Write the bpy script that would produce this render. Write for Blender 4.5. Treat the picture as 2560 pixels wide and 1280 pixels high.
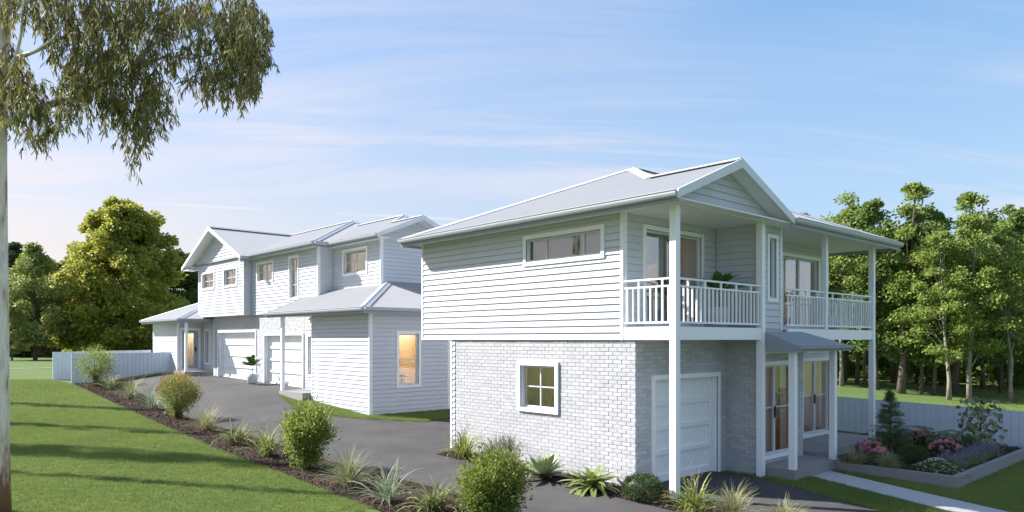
import bpy, bmesh, math, random
import numpy as np
from mathutils import Vector, Matrix
R=math.radians
CLOUD=(2.75,2.40,2.28,1)
scene=bpy.context.scene
C=scene.collection
for o in list(bpy.data.objects): bpy.data.objects.remove(o)

# ------------------------------------------------------------------ camera
EYE=3.14
FPX,TH,V0=1808.5,R(47.492),847.8          # focal length in photo pixels, yaw, horizon row
cT,sT=math.cos(TH),math.sin(TH)
cam_d=bpy.data.cameras.new('camera'); cam=bpy.data.objects.new('camera',cam_d); C.objects.link(cam)
cam.location=(0,0,EYE); cam.rotation_euler=(R(90),0,-(math.pi/2-TH))
cam_d.sensor_width=36; cam_d.lens=36*FPX/2560; cam_d.shift_y=(V0-640)/2560; cam_d.clip_end=3000
scene.camera=cam
# ------------------------------------------------------------------ world and sun
SUN_EL=R(39); SUN_AZ=R(36)                # azimuth from +Y towards -X
W=bpy.data.worlds.new('World'); scene.world=W; W.use_nodes=True
nt=W.node_tree; N=nt.nodes; L=nt.links
for n in list(N): N.remove(n)
out=N.new('ShaderNodeOutputWorld'); bg=N.new('ShaderNodeBackground'); bg.inputs[1].default_value=0.115
sky=N.new('ShaderNodeTexSky'); sky.sky_type='NISHITA'; sky.sun_disc=False
sky.sun_elevation=SUN_EL; sky.sun_rotation=-SUN_AZ; sky.air_density=1.0; sky.dust_density=.7; sky.ozone_density=1.6
# thin cirrus: a veil over the whole dome plus streaks, from noise on the direction flattened onto a plane overhead
tc=N.new('ShaderNodeTexCoord'); sep=N.new('ShaderNodeSeparateXYZ'); L.new(tc.outputs['Generated'],sep.inputs[0])
def M(op,a=None,b=None,clamp=False):
    m=N.new('ShaderNodeMath'); m.operation=op; m.use_clamp=clamp
    for i,x in enumerate((a,b)):
        if x is None: continue
        if isinstance(x,(int,float)): m.inputs[i].default_value=x
        else: L.new(x,m.inputs[i])
    return m.outputs[0]
zz=M('ADD',M('MAXIMUM',sep.outputs[2],0.0),0.12)
comb=N.new('ShaderNodeCombineXYZ')
L.new(M('DIVIDE',sep.outputs[0],zz),comb.inputs[0]); L.new(M('DIVIDE',sep.outputs[1],zz),comb.inputs[1])
def DOT(v,vec):
    d_=N.new('ShaderNodeVectorMath'); d_.operation='DOT_PRODUCT'; L.new(v,d_.inputs[0]); d_.inputs[1].default_value=vec; return d_.outputs['Value']
mp=N.new('ShaderNodeCombineXYZ')        # the wind draws the cirrus out across the view
L.new(M('MULTIPLY',DOT(comb.outputs[0],(.79,-.61,0)),.42),mp.inputs[0]); L.new(M('MULTIPLY',DOT(comb.outputs[0],(.61,.79,0)),1.7),mp.inputs[1])
n1=N.new('ShaderNodeTexNoise'); n1.inputs['Scale'].default_value=.9; n1.inputs['Detail'].default_value=9; n1.inputs['Roughness'].default_value=.62; n1.inputs['Distortion'].default_value=.7
L.new(mp.outputs[0],n1.inputs['Vector'])
n2=N.new('ShaderNodeTexNoise'); n2.inputs['Scale'].default_value=.45; n2.inputs['Detail'].default_value=3
L.new(comb.outputs[0],n2.inputs['Vector'])
r1=N.new('ShaderNodeMapRange'); r1.inputs[1].default_value=.46; r1.inputs[2].default_value=.74; L.new(n1.outputs[0],r1.inputs[0])
r2=N.new('ShaderNodeMapRange'); r2.inputs[1].default_value=.36; r2.inputs[2].default_value=.60; L.new(n2.outputs[0],r2.inputs[0])
cir=M('MULTIPLY',M('MULTIPLY',r1.outputs[0],r2.outputs[0]),.95,True)
veil=M('MULTIPLY',r2.outputs[0],.07)
# thin bright vapour trail low in the sky: a band along one great circle
def ray(u,v): return Vector((cT*1+sT*(u-1280)/FPX,sT*1-cT*(u-1280)/FPX,(V0-v)/FPX)).normalized()
tn=ray(40,492).cross(ray(1080,546)).normalized()
dt=N.new('ShaderNodeVectorMath'); dt.operation='DOT_PRODUCT'; dt.inputs[1].default_value=tn; nrm_=N.new('ShaderNodeVectorMath'); nrm_.operation='NORMALIZE'; L.new(tc.outputs['Generated'],nrm_.inputs[0]); L.new(nrm_.outputs[0],dt.inputs[0])
n3=N.new('ShaderNodeTexNoise'); n3.inputs['Scale'].default_value=9; n3.inputs['Detail'].default_value=4; L.new(nrm_.outputs[0],n3.inputs['Vector'])
off_=M('MULTIPLY',M('SUBTRACT',n3.outputs[0],.5),.006)
band=N.new('ShaderNodeMapRange'); band.interpolation_type='SMOOTHSTEP'; band.inputs[1].default_value=.0026; band.inputs[2].default_value=.0004; L.new(M('ABSOLUTE',M('ADD',dt.outputs['Value'],off_)),band.inputs[0])
r3=N.new('ShaderNodeMapRange'); r3.inputs[1].default_value=.38; r3.inputs[2].default_value=.6; L.new(n3.outputs[0],r3.inputs[0])
trail=M('MULTIPLY',M('MULTIPLY',band.outputs[0],r3.outputs[0]),.55)
gam=N.new('ShaderNodeGamma'); gam.inputs[1].default_value=.62; L.new(sky.outputs[0],gam.inputs[0])
hs=N.new('ShaderNodeHueSaturation'); hs.inputs['Saturation'].default_value=1.55; L.new(gam.outputs[0],hs.inputs['Color'])
# pale warm haze towards the horizon, the same all round
hz=N.new('ShaderNodeMixRGB'); L.new(hs.outputs[0],hz.inputs[1])
sunside=N.new('ShaderNodeMapRange'); sunside.inputs[1].default_value=-.15; sunside.inputs[2].default_value=.75   # forward scatter: warmer towards the sun
L.new(DOT(tc.outputs['Generated'],(-math.sin(SUN_AZ),math.cos(SUN_AZ),0)),sunside.inputs[0])
hc=N.new('ShaderNodeMixRGB'); hc.inputs[1].default_value=(1.45,1.75,2.0,1); hc.inputs[2].default_value=(2.75,1.98,1.48,1); L.new(sunside.outputs[0],hc.inputs[0]); L.new(hc.outputs[0],hz.inputs[2])
L.new(M('MULTIPLY',M('POWER',2.718,M('MULTIPLY',M('MAXIMUM',sep.outputs[2],0.0),-3.8)),1.0),hz.inputs[0])
mx=N.new('ShaderNodeMixRGB'); mx.inputs[2].default_value=CLOUD
L.new(M('ADD',M('ADD',cir,veil,True),trail,True),mx.inputs[0]); L.new(hz.outputs[0],mx.inputs[1])
L.new(mx.outputs[0],bg.inputs[0]); L.new(bg.outputs[0],out.inputs[0])
sd=bpy.data.lights.new('sun','SUN'); sd.energy=3.6; sd.angle=R(.9); sd.color=(1,.92,.82)
sun=bpy.data.objects.new('sun',sd); C.objects.link(sun); sun.location=(-20,30,40)
sun_to=Vector((-math.sin(SUN_AZ)*math.cos(SUN_EL),math.cos(SUN_AZ)*math.cos(SUN_EL),math.sin(SUN_EL)))
sun.rotation_euler=sun_to.to_track_quat('Z','Y').to_euler()
vs=scene.view_settings; scene.display_settings.display_device='sRGB'
vs.view_transform='Standard'; vs.look='None'; vs.gamma=1; vs.use_curve_mapping=False; vs.exposure=1.7; vs.use_white_balance=True; vs.white_balance_temperature=6000; vs.white_balance_tint=10

# ------------------------------------------------------------------ terrain function and photo rays
def sm(a,b,x):
    t=np.clip((x-a)/(b-a),0,1); return t*t*(3-2*t)
def g(X,Y):
    base=np.interp(Y,[-60,0,9,42,50,400],[-.5,-.24,0,.87,1.0,1.0])
    h=np.interp(Y,[15,18,21.46,25.65,28.5,33,38,42,50,60],[0,.05,.16,.3,.5,.46,.4,.38,.1,0])
    return base+h*sm(9,13.1,X)*(1-sm(30,50,X))
def gp(u,v,dz=0.0):
    k=(u-1280)/FPX; d=20.
    for i in range(200):
        X=cT*d+sT*k*d; Y=sT*d-cT*k*d
        z=float(g(X,Y))+dz
        d=.5*d+.5*min(400,(EYE-z)*FPX/max(v-V0,1))
    return (cT*d+sT*k*d, sT*d-cT*k*d, z, d)
def dep(X,Y): return cT*X+sT*Y
# ------------------------------------------------------------------ materials
MATS={}
def pmat(name,col,rough=.6,var=0.,vs_=4.,bump=0.,bs=60.,spec=.3,island=0.,col2=None,stretch=None,metal=0.,trans=0.,dist=.01):
    """Principled material: base colour broken up by noise (var) and, per island / object, by island; bump is fine relief."""
    if name in MATS: return MATS[name]
    m=bpy.data.materials.new(name); m.use_nodes=True; t=m.node_tree; n=t.nodes; l=t.links
    b=n['Principled BSDF']; b.inputs['Roughness'].default_value=rough; b.inputs['Metallic'].default_value=metal
    b.inputs['Specular IOR Level'].default_value=spec
    c2=col2 or tuple(x*.55 for x in col)
    base=n.new('ShaderNodeRGB'); base.outputs[0].default_value=(*col,1); cur=base.outputs[0]
    tcn=n.new('ShaderNodeTexCoord'); vec=tcn.outputs['Object']
    if stretch:
        mpn=n.new('ShaderNodeMapping'); mpn.inputs['Scale'].default_value=stretch; l.new(vec,mpn.inputs[0]); vec=mpn.outputs[0]
    if var:
        nz=n.new('ShaderNodeTexNoise'); nz.inputs['Scale'].default_value=vs_; nz.inputs['Detail'].default_value=8; nz.inputs['Roughness'].default_value=.65
        l.new(vec,nz.inputs['Vector'])
        mr=n.new('ShaderNodeMapRange'); mr.inputs[1].default_value=.3; mr.inputs[2].default_value=.72; mr.inputs[4].default_value=var
        l.new(nz.outputs[0],mr.inputs[0])
        mi=n.new('ShaderNodeMixRGB'); mi.inputs[2].default_value=(*c2,1); l.new(mr.outputs[0],mi.inputs[0]); l.new(cur,mi.inputs[1]); cur=mi.outputs[0]
    if island:
        ge=n.new('ShaderNodeNewGeometry'); oi=n.new('ShaderNodeObjectInfo')
        a=n.new('ShaderNodeMath'); l.new(ge.outputs['Random Per Island'],a.inputs[0]); l.new(oi.outputs['Random'],a.inputs[1])
        fr=n.new('ShaderNodeMath'); fr.operation='FRACT'; l.new(a.outputs[0],fr.inputs[0])
        ml=n.new('ShaderNodeMath'); ml.operation='MULTIPLY'; ml.inputs[1].default_value=island; l.new(fr.outputs[0],ml.inputs[0])
        mi=n.new('ShaderNodeMixRGB'); mi.inputs[2].default_value=(*c2,1); l.new(ml.outputs[0],mi.inputs[0]); l.new(cur,mi.inputs[1]); cur=mi.outputs[0]
    l.new(cur,b.inputs['Base Color'])
    if bump:
        nb=n.new('ShaderNodeTexNoise'); nb.inputs['Scale'].default_value=bs; nb.inputs['Detail'].default_value=6; l.new(vec,nb.inputs['Vector'])
        bp=n.new('ShaderNodeBump'); bp.inputs['Strength'].default_value=bump; bp.inputs['Distance'].default_value=dist
        l.new(nb.outputs[0],bp.inputs['Height']); l.new(bp.outputs[0],b.inputs['Normal'])
    if trans:
        tr=n.new('ShaderNodeBsdfTranslucent'); l.new(cur,tr.inputs[0]); ms=n.new('ShaderNodeMixShader'); ms.inputs[0].default_value=trans
        o=n['Material Output']; l.new(b.outputs[0],ms.inputs[1]); l.new(tr.outputs[0],ms.inputs[2]); l.new(ms.outputs[0],o.inputs[0])
    MATS[name]=m; return m
def leafmat(name,c1,c2,trans=.35,rough=.5): return pmat(name,c1,rough,col2=c2,island=1.,trans=trans,spec=.35)
def glass(name='window_glass',tint=(.86,.9,.9),base=.10):
    if name in MATS: return MATS[name]
    m=bpy.data.materials.new(name); m.use_nodes=True; t=m.node_tree; n=t.nodes; l=t.links
    n.remove(n['Principled BSDF']); o=n['Material Output']
    tr=n.new('ShaderNodeBsdfTransparent'); tr.inputs[0].default_value=(*tint,1)
    gl=n.new('ShaderNodeBsdfGlossy'); gl.inputs[1].default_value=.015; gl.inputs[0].default_value=(.95,.97,1,1)
    fr=n.new('ShaderNodeFresnel'); fr.inputs[0].default_value=1.7
    ad=n.new('ShaderNodeMath'); ad.inputs[1].default_value=base; ad.use_clamp=True; l.new(fr.outputs[0],ad.inputs[0])
    ms=n.new('ShaderNodeMixShader'); l.new(ad.outputs[0],ms.inputs[0]); l.new(tr.outputs[0],ms.inputs[1]); l.new(gl.outputs[0],ms.inputs[2]); l.new(ms.outputs[0],o.inputs[0])
    MATS[name]=m; return m
def emit(name,col,st):
    if name in MATS: return MATS[name]
    m=bpy.data.materials.new(name); m.use_nodes=True; b=m.node_tree.nodes['Principled BSDF']
    b.inputs['Base Color'].default_value=(*col,1); b.inputs['Emission Color'].default_value=(*col,1); b.inputs['Emission Strength'].default_value=st
    MATS[name]=m; return m
WHITE=pmat('white_board_paint',(.585,.60,.65),.55,var=.35,vs_=1.7,col2=(.49,.505,.55),island=.06,bump=.05,bs=25)
TRIM=pmat('white_trim_paint',(.86,.87,.88),.45,var=.15,vs_=3,col2=(.70,.71,.73))
SOFF=pmat('soffit_lining_paint',(.82,.82,.82),.7,var=.05,vs_=2,col2=(.62,.62,.62))
FRAME=pmat('grey_white_aluminium',(.55,.58,.62),.4,spec=.5)
ROOF=pmat('pale_grey_steel_roof',(.345,.345,.35),.5,var=.35,vs_=1.0,col2=(.29,.285,.285),spec=.4)
CAP=pmat('steel_ridge_cap',(.45,.46,.48),.45,spec=.5)
FASC=pmat('grey_fascia_steel',(.27,.30,.34),.45,spec=.5)
GUT=pmat('gutter_steel',(.43,.45,.48),.4,spec=.5)
BARGE=pmat('barge_board_paint',(.70,.72,.75),.5,var=.05)
BRICK=pmat('bagged_white_brick',(.52,.52,.535),.85,var=.45,vs_=9,col2=(.38,.38,.395),island=.6,bump=.55,bs=70,dist=.012)
MORT=pmat('mortar',(.43,.43,.44),.95,var=.3,vs_=30)
BRICKG=pmat('grey_white_brick',(.56,.57,.59),.85,var=.45,vs_=14,col2=(.40,.405,.42),island=.8,bump=.5,bs=70)
CONC=pmat('concrete',(.27,.265,.26),.9,var=.5,vs_=3,col2=(.24,.24,.24),bump=.3,bs=90)
PATHM=pmat('path_concrete',(.46,.46,.46),.9,var=.4,vs_=3,col2=(.36,.36,.37),bump=.3,bs=90)
ASPH=pmat('asphalt',(.088,.082,.078),.9,var=.95,vs_=.6,col2=(.046,.045,.046),bump=.5,bs=140,dist=.008)
GRASSG=pmat('lawn_ground',(.10,.15,.032),.95,var=.9,vs_=.7,col2=(.075,.12,.025),bump=.6,bs=60,dist=.03)
MULCH=pmat('bark_mulch',(.06,.036,.024),.95,var=.9,vs_=30,col2=(.02,.014,.012),bump=1,bs=60,dist=.03)
CHIP=pmat('bark_chip',(.17,.10,.062),.9,island=1,col2=(.022,.014,.012))
FENCE=pmat('white_steel_fence',(.64,.69,.78),.5,var=.12,vs_=3,col2=(.56,.61,.70),island=.06)
GLASS=glass(); MIRR=glass('reflective_glass',(.8,.84,.85),.24); BLACK=pmat('black_handle',(.02,.02,.022),.4)
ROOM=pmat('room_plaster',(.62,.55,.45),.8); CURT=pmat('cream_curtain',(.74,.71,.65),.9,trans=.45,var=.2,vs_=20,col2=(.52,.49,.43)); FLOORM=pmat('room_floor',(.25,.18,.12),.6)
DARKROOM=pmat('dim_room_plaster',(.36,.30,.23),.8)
LAMP_FILL=emit('warm_lamp_and_fill',(1,.82,.62),9.); LAMP2=emit('bright_ceiling_lamp',(1,.80,.56),18.)
# ------------------------------------------------------------------ object helpers
def tag(o,label=None,cat=None,group=None,kind=None):
    if label: o['label']=label
    if cat: o['category']=cat
    if group: o['group']=group
    if kind: o['kind']=kind
    return o
def thing(name,label,cat,loc=(0,0,0),group=None,rz=0.):
    o=bpy.data.objects.new(name,None); C.objects.link(o); o.location=loc; o.rotation_euler=(0,0,rz); o.empty_display_size=.2
    return tag(o,label,cat,group)
def root_of(o):
    while o.parent: o=o.parent
    return o
def mk_mesh(name,V,F,mat,smooth=False):
    me=bpy.data.meshes.new(name); me.from_pydata([tuple(v) for v in V],[],F)
    if mat: me.materials.append(mat)
    if smooth: me.polygons.foreach_set('use_smooth',[True]*len(me.polygons))
    me.update(); return me
def np_mesh(name,V,Q,mat,smooth=False):
    V=np.asarray(V,dtype=np.float32); Q=np.asarray(Q,dtype=np.int32); k=Q.shape[1]
    me=bpy.data.meshes.new(name); me.vertices.add(len(V)); me.vertices.foreach_set('co',V.ravel())
    me.loops.add(Q.size); me.loops.foreach_set('vertex_index',Q.ravel())
    me.polygons.add(len(Q)); me.polygons.foreach_set('loop_start',np.arange(0,Q.size,k,dtype=np.int32)); me.polygons.foreach_set('loop_total',np.full(len(Q),k,dtype=np.int32))
    if smooth: me.polygons.foreach_set('use_smooth',np.ones(len(Q),dtype=bool))
    if mat: me.materials.append(mat)
    me.update(calc_edges=True); me.validate(); return me
def ob(name,me,parent=None,loc=(0,0,0)):
    o=bpy.data.objects.new(name,me); C.objects.link(o); o.parent=parent; o.location=loc; return o
class MB:
    """collects faces in world coordinates; build() links them as one mesh relative to the root thing"""
    def __init__(s): s.V=[]; s.F=[]
    def add(s,V,F):
        k=len(s.V); s.V+= [tuple(v) for v in V]; s.F+=[tuple(i+k for i in f) for f in F]; return s
    def hexa(s,p): # 8 points: bottom 4 (ccw), top 4
        return s.add(p,[(3,2,1,0),(4,5,6,7),(0,1,5,4),(1,2,6,5),(2,3,7,6),(3,0,4,7)])
    def box(s,x0,x1,y0,y1,z0,z1):
        return s.hexa([(x0,y0,z0),(x1,y0,z0),(x1,y1,z0),(x0,y1,z0),(x0,y0,z1),(x1,y0,z1),(x1,y1,z1),(x0,y1,z1)])
    def quad(s,a,b,c,d): return s.add([a,b,c,d],[(0,1,2,3)])
    def tube(s,pts,rad,n=6,cap=True):
        pts=[Vector(p) for p in pts]; k=len(s.V); m=len(pts)
        if not hasattr(rad,'__len__'): rad=[rad]*m
        prev=None
        for i,p in enumerate(pts):
            d=(pts[min(i+1,m-1)]-pts[max(i-1,0)]).normalized()
            if prev is None: a=d.orthogonal().normalized()
            else: a=(prev-d*prev.dot(d)); a=a.normalized() if a.length>1e-6 else d.orthogonal().normalized()
            prev=a; b=d.cross(a)
            for j in range(n):
                t=2*math.pi*j/n; s.V.append(tuple(p+(a*math.cos(t)+b*math.sin(t))*rad[i]))
        for i in range(m-1):
            for j in range(n):
                q=(j+1)%n; s.F.append((k+i*n+j,k+i*n+q,k+(i+1)*n+q,k+(i+1)*n+j))
        if cap:
            s.F.append(tuple(k+j for j in reversed(range(n)))); s.F.append(tuple(k+(m-1)*n+j for j in range(n)))
        return s
    def build(s,name,mat,parent=None,smooth=False,kind=None,bevel=0):
        base=root_of(parent).location if parent else Vector((0,0,0))
        V=[(v[0]-base[0],v[1]-base[1],v[2]-base[2]) for v in s.V]
        o=ob(name,mk_mesh(name,V,s.F,mat,smooth),parent)
        if kind: o['kind']=kind
        return o
def sheet(name,poly,mat,off,step=.6,emitter=False,thick=0.):
    """polygon in plan laid on the terrain, cut into cells so that it follows the slope"""
    bm=bmesh.new(); vs_=[bm.verts.new((x,y,0)) for x,y in poly]; bm.faces.new(vs_)
    xs=[p[0] for p in poly]; ys=[p[1] for p in poly]
    for ax,lo,hi in ((0,min(xs),max(xs)),(1,min(ys),max(ys))):
        k=math.ceil(lo/step)
        while k*step<hi:
            co=[0,0,0]; no=[0,0,0]; co[ax]=k*step; no[ax]=1
            bmesh.ops.bisect_plane(bm,geom=bm.verts[:]+bm.edges[:]+bm.faces[:],plane_co=co,plane_no=no); k+=1
    bmesh.ops.recalc_face_normals(bm,faces=bm.faces)
    for v in bm.verts: v.co.z=float(g(v.co.x,v.co.y))+off
    for f in bm.faces:
        if f.normal.z<0: f.normal_flip()
    me=bpy.data.meshes.new(name); bm.to_mesh(me); bm.free()
    if mat: me.materials.append(mat)
    return ob(name,me)
# ------------------------------------------------------------------ ground, driveways, paths, beds
def axis(a,b,fine0,fine1,step,coarse):
    out_=[a]; x=a
    while x<b-1e-6:
        s_=step if fine0<=x<fine1 else coarse
        if x<fine0: x=min(x+max(coarse*min(1,abs(fine0-x)/60),step*3),max(fine0,x+step))if fine0-x>step else fine0
        elif x<fine1: x+=step
        else: x+=max(step*3,coarse*min(1,abs(x-fine1+3)/60))
        out_.append(min(x,b))
    return np.array(out_)
gx=axis(-500,900,-12,45,.6,60); gy=axis(-300,900,-2,52,.6,60)
GX,GY=np.meshgrid(gx,gy); GZ=g(GX,GY)
# the wood on the right stands on a low rise
rise=.35*np.exp(-((GX-41)/9)**2-((GY-19)/6)**2)
GZ=GZ+rise
nx_,ny_=len(gx),len(gy); idx=np.arange(nx_*ny_).reshape(ny_,nx_)
Q=np.stack([idx[:-1,:-1],idx[:-1,1:],idx[1:,1:],idx[1:,:-1]],-1).reshape(-1,4)
tag(ob('ground',np_mesh('ground',np.stack([GX,GY,GZ],-1).reshape(-1,3),Q,GRASSG,True)),kind='structure')
lawn_edge=[(7.0,-6),(7.0,11.4),(7.05,15.4),(7.05,18.6),(7.25,23.3),(7.65,30.5),(8.0,36),(8.35,42.0)]
drive_left=[(8.85,-6),(8.85,10.8),(8.75,13.5),(8.55,15.6),(8.6,20.7),(8.5,25.0),(8.9,30.0),(9.7,36.0),(10.9,41.2)]
pxy=lambda u,v:gp(u,v)[:2]
grass_l=[pxy(702,990),pxy(712,1003),pxy(740,1020),pxy(790,1034),pxy(850,1044),pxy(925,1049)]
grass_r=[pxy(985,1053),pxy(1060,1056),pxy(1126,1046)]
drive=drive_left+[(13.2,41.3),(14.7,40.9),(14.7,25.9),(12.75,25.9)]+grass_l+grass_r+[(17.0,20.6),(22,20.4),(22,17.4),(12.0,15.1),(11.17,15.0),(11.17,-6)]
tag(sheet('driveway',drive,ASPH,.014),kind='structure')
tag(sheet('garage_driveway',[(12.62,9.5),(12.3,7.9),(11.95,6.6),(11.6,-6),(13.0,-6),(14.0,3.5),(14.25,5.3),(14.5,6.2),(14.85,7.2),(15.2,8.2),(15.2,9.5)],ASPH,.012),kind='structure')
tag(sheet('front_path',[(16.3,7.62),(15.75,6.0),(15.15,4.2),(14.3,1.2),(15.3,1.2),(16.15,3.9),(16.75,5.9),(17.3,7.62)],PATHM,.03),kind='structure')
bed_l=lawn_edge+[(10.2,41.8)]+drive_left[::-1]
tag(sheet('mulch_bed',bed_l,MULCH,.022,.4),kind='structure')
bed_r=[(11.17,-4),(11.17,15.1),(12.05,15.2),(12.05,9.28),(12.62,9.28),(12.3,7.9),(11.95,6.6),(11.75,-4)]
tag(sheet('house_bed',bed_r,MULCH,.024,.4),kind='structure')
BX0,BX1,BY0,BY1=17.55,24.7,5.0,8.3
tag(sheet('raised_bed_soil',[(BX0+.1,BY0+.1),(BX1,BY0+.1),(BX1,9.4),(22.1,9.4),(22.1,BY1-.12),(BX0+.1,BY1-.12)],MULCH,.13,.4),kind='structure')
tag(sheet('gravel_track',[(-40,62.0),(60,62.0),(60,63.2),(-40,63.2)],pmat('pale_gravel',(.26,.24,.17),.95,var=.5,vs_=3),.02,4),kind='structure')
kb=thing('garden_edging','low grey concrete edging wall around the flower bed by the white fence','wall',(BX0,BY0,-.1))
zt=.20
MB().box(BX0,BX0+.12,BY0,BY1-.45,-.25,zt-.02).build('side_kerb',CONC,kb)
MB().box(BX0+.12,BX1,BY0,BY0+.12,-.25,zt-.023).build('front_kerb',CONC,kb)

# ------------------------------------------------------------------ wall, window, roof builders
class Wall:
    """vertical plane: o start in plan, a along, n outward"""
    def __init__(s,o,a,n): s.o=Vector((*o,0)); s.a=Vector((*a,0)); s.n=Vector((*n,0))
    def P(s,u,z,d=0.): return tuple(s.o+s.a*u+s.n*d+Vector((0,0,z)))
    def block(s,mb,u0,u1,z0,z1,d0,d1):
        P=s.P; return mb.hexa([P(u0,z0,d0),P(u1,z0,d0),P(u1,z0,d1),P(u0,z0,d1),P(u0,z1,d0),P(u1,z1,d0),P(u1,z1,d1),P(u0,z1,d1)])
EXPO=.151
def backing(w,mb,L,z0,z1,holes,d=0.,top=None):
    us=sorted({0,L,*[h[0] for h in holes],*[h[1] for h in holes]}); zs=sorted({z0,z1,*[h[2] for h in holes],*[h[3] for h in holes]})
    us=[u for u in us if 0<=u<=L]; zs=[z for z in zs if z0<=z<=z1]
    for i in range(len(us)-1):
        for j in range(len(zs)-1):
            um=(us[i]+us[i+1])/2; zm=(zs[j]+zs[j+1])/2
            if any(h[0]<um<h[1] and h[2]<zm<h[3] for h in holes): continue
            mb.quad(w.P(us[i],zs[j],d),w.P(us[i+1],zs[j],d),w.P(us[i+1],zs[j+1],d),w.P(us[i],zs[j+1],d))
TW=.095
def boards(w,parent,L,z0,z1,holes=(),ends=None,mat=None,phase=0.,lim=0.):
    """horizontal weatherboards, one object each, cut around the window trims"""
    mat=mat or WHITE; z=z0-phase; base=root_of(parent).location
    while z<z1-.01:
        zb=max(z,z0); zt_=min(z+EXPO,z1); z+=EXPO; zb+=.008 if zb>z0+.001 else 0
        if zt_-zb<.012: continue
        e0=ends(zb) if ends else (0,L); e1=ends(zt_) if ends else (0,L)
        if e0[1]-e0[0]<.05: continue
        segs=[(e0[0],e0[1],e1[0],max(e1[1],e1[0]+.005),zb,zt_)]
        for (h0,h1,hz0,hz1) in holes:
            h0,h1,hz0,hz1=h0+.03,h1-.03,hz0+.03,hz1-.03
            new=[]
            for q in segs:
                if q[4]>=hz1 or q[5]<=hz0 or q[0]>=h1 or q[1]<=h0: new.append(q); continue
                if q[0]<h0: new.append((q[0],h0,q[2],h0,q[4],q[5]))
                if q[1]>h1: new.append((h1,q[1],h1,q[3],q[4],q[5]))
                a,b=max(q[0],h0),min(q[1],h1)
                if q[5]-hz1>.01: new.append((a,b,a,b,hz1,q[5]))
                if hz0-q[4]>.01: new.append((a,b,a,b,q[4],hz0))
            segs=new
        for (a0,a1,b0,b1,y0,y1) in segs:
            if a1-a0<.012: continue
            f=lambda y:.032-.029*min(1,(y-zb)/EXPO)
            P=w.P
            V=[P(a0,y0,.001),P(a1,y0,.001),P(a1,y0,f(y0)),P(a0,y0,f(y0)),P(b0,y1,.001),P(b1,y1,.001),P(b1,y1,f(y1)),P(b0,y1,f(y1))]
            V=[(v[0]-base[0],v[1]-base[1],v[2]-base[2]) for v in V]
            ob('weatherboard',mk_mesh('weatherboard',V,[(0,1,2,3),(7,6,5,4),(4,5,1,0),(5,6,2,1),(6,7,3,2),(7,4,0,3)],mat),parent)
def corner_trim(w,parent,u,z0,z1,wd=.075,d=.032,mat=None):
    w.block(MB(),u-wd/2,u+wd/2,z0,z1,-.005,d).build('corner_trim',mat or TRIM,parent) if False else None
    mb=MB(); w.block(mb,u-wd/2,u+wd/2,z0,z1,-.005,d); return mb.build('corner_trim',mat or TRIM,parent)
def board_wall(root,name,o,a,n,L,z0,z1,holes=(),ends=None,mat=None,trims=(0,1),phase=0.):
    w=Wall(o,a,n); mb=MB(); inner=[(h[0]+TW-.02,h[1]-TW+.02,h[2]+TW-.02,h[3]-TW+.02) for h in holes]
    if ends:
        n_=24
        for i in range(n_):
            za=z0+(z1-z0)*i/n_; zb_=z0+(z1-z0)*(i+1)/n_; ea,eb=ends(za),ends(zb_)
            mb.quad(w.P(ea[0],za),w.P(ea[1],za),w.P(max(eb[1],eb[0]),zb_),w.P(eb[0],zb_))
    else: backing(w,mb,L,z0,z1,inner)
    p=mb.build(name,mat or WHITE,root)
    e=(lambda z:(.04,L-.04)) if (not ends) else ends
    boards(w,p,L,z0,z1,holes,e if (ends or trims) else None,mat,phase)
    if not ends:
        if 0 in trims: corner_trim(w,p,.034,z0-.004,z1)
        if 1 in trims: corner_trim(w,p,L-.034,z0-.004,z1)
    return w
BL,BH,MJ=.24,.086,.010
BRICK_POOL=[]   # (distance, wall, brick rectangle, root part, material)
def brick_wall(root,name,o,a,n,L,z0,z1,holes=(),mat=None,pool=True):
    w=Wall(o,a,n); mb=MB(); inner=[(h[0]+TW-.02,h[1]-TW+.02,h[2]+TW-.02,h[3]-TW+.02) for h in holes]
    backing(w,mb,L,z0,z1,inner); p=mb.build(name,MORT,root); j=0; z=z0
    while z<z1-.02:
        zt_=min(z+BH-MJ,z1); u=-(BL/2 if j%2 else 0.)
        while u<L:
            a0,a1=max(u,0),min(u+BL-MJ,L)
            segs=[(a0,a1)] if a1-a0>.02 else []
            for (h0,h1,hz0,hz1) in holes:
                h0,h1=h0+.03,h1-.03
                if z>=hz1-.04 or zt_<=hz0+.04: continue
                s2=[]
                for q in segs:
                    if q[0]>=h1 or q[1]<=h0: s2.append(q); continue
                    if h0-q[0]>.02: s2.append((q[0],h0))
                    if q[1]-h1>.02: s2.append((h1,q[1]))
                segs=s2
            for q in segs:
                c=w.P((q[0]+q[1])/2,(z+zt_)/2); BRICK_POOL.append((dep(c[0],c[1]) if pool else 1e3,w,q[0],q[1],z,zt_,p,mat or BRICK))
            u+=BL
        z+=BH; j+=1
    return w
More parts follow.
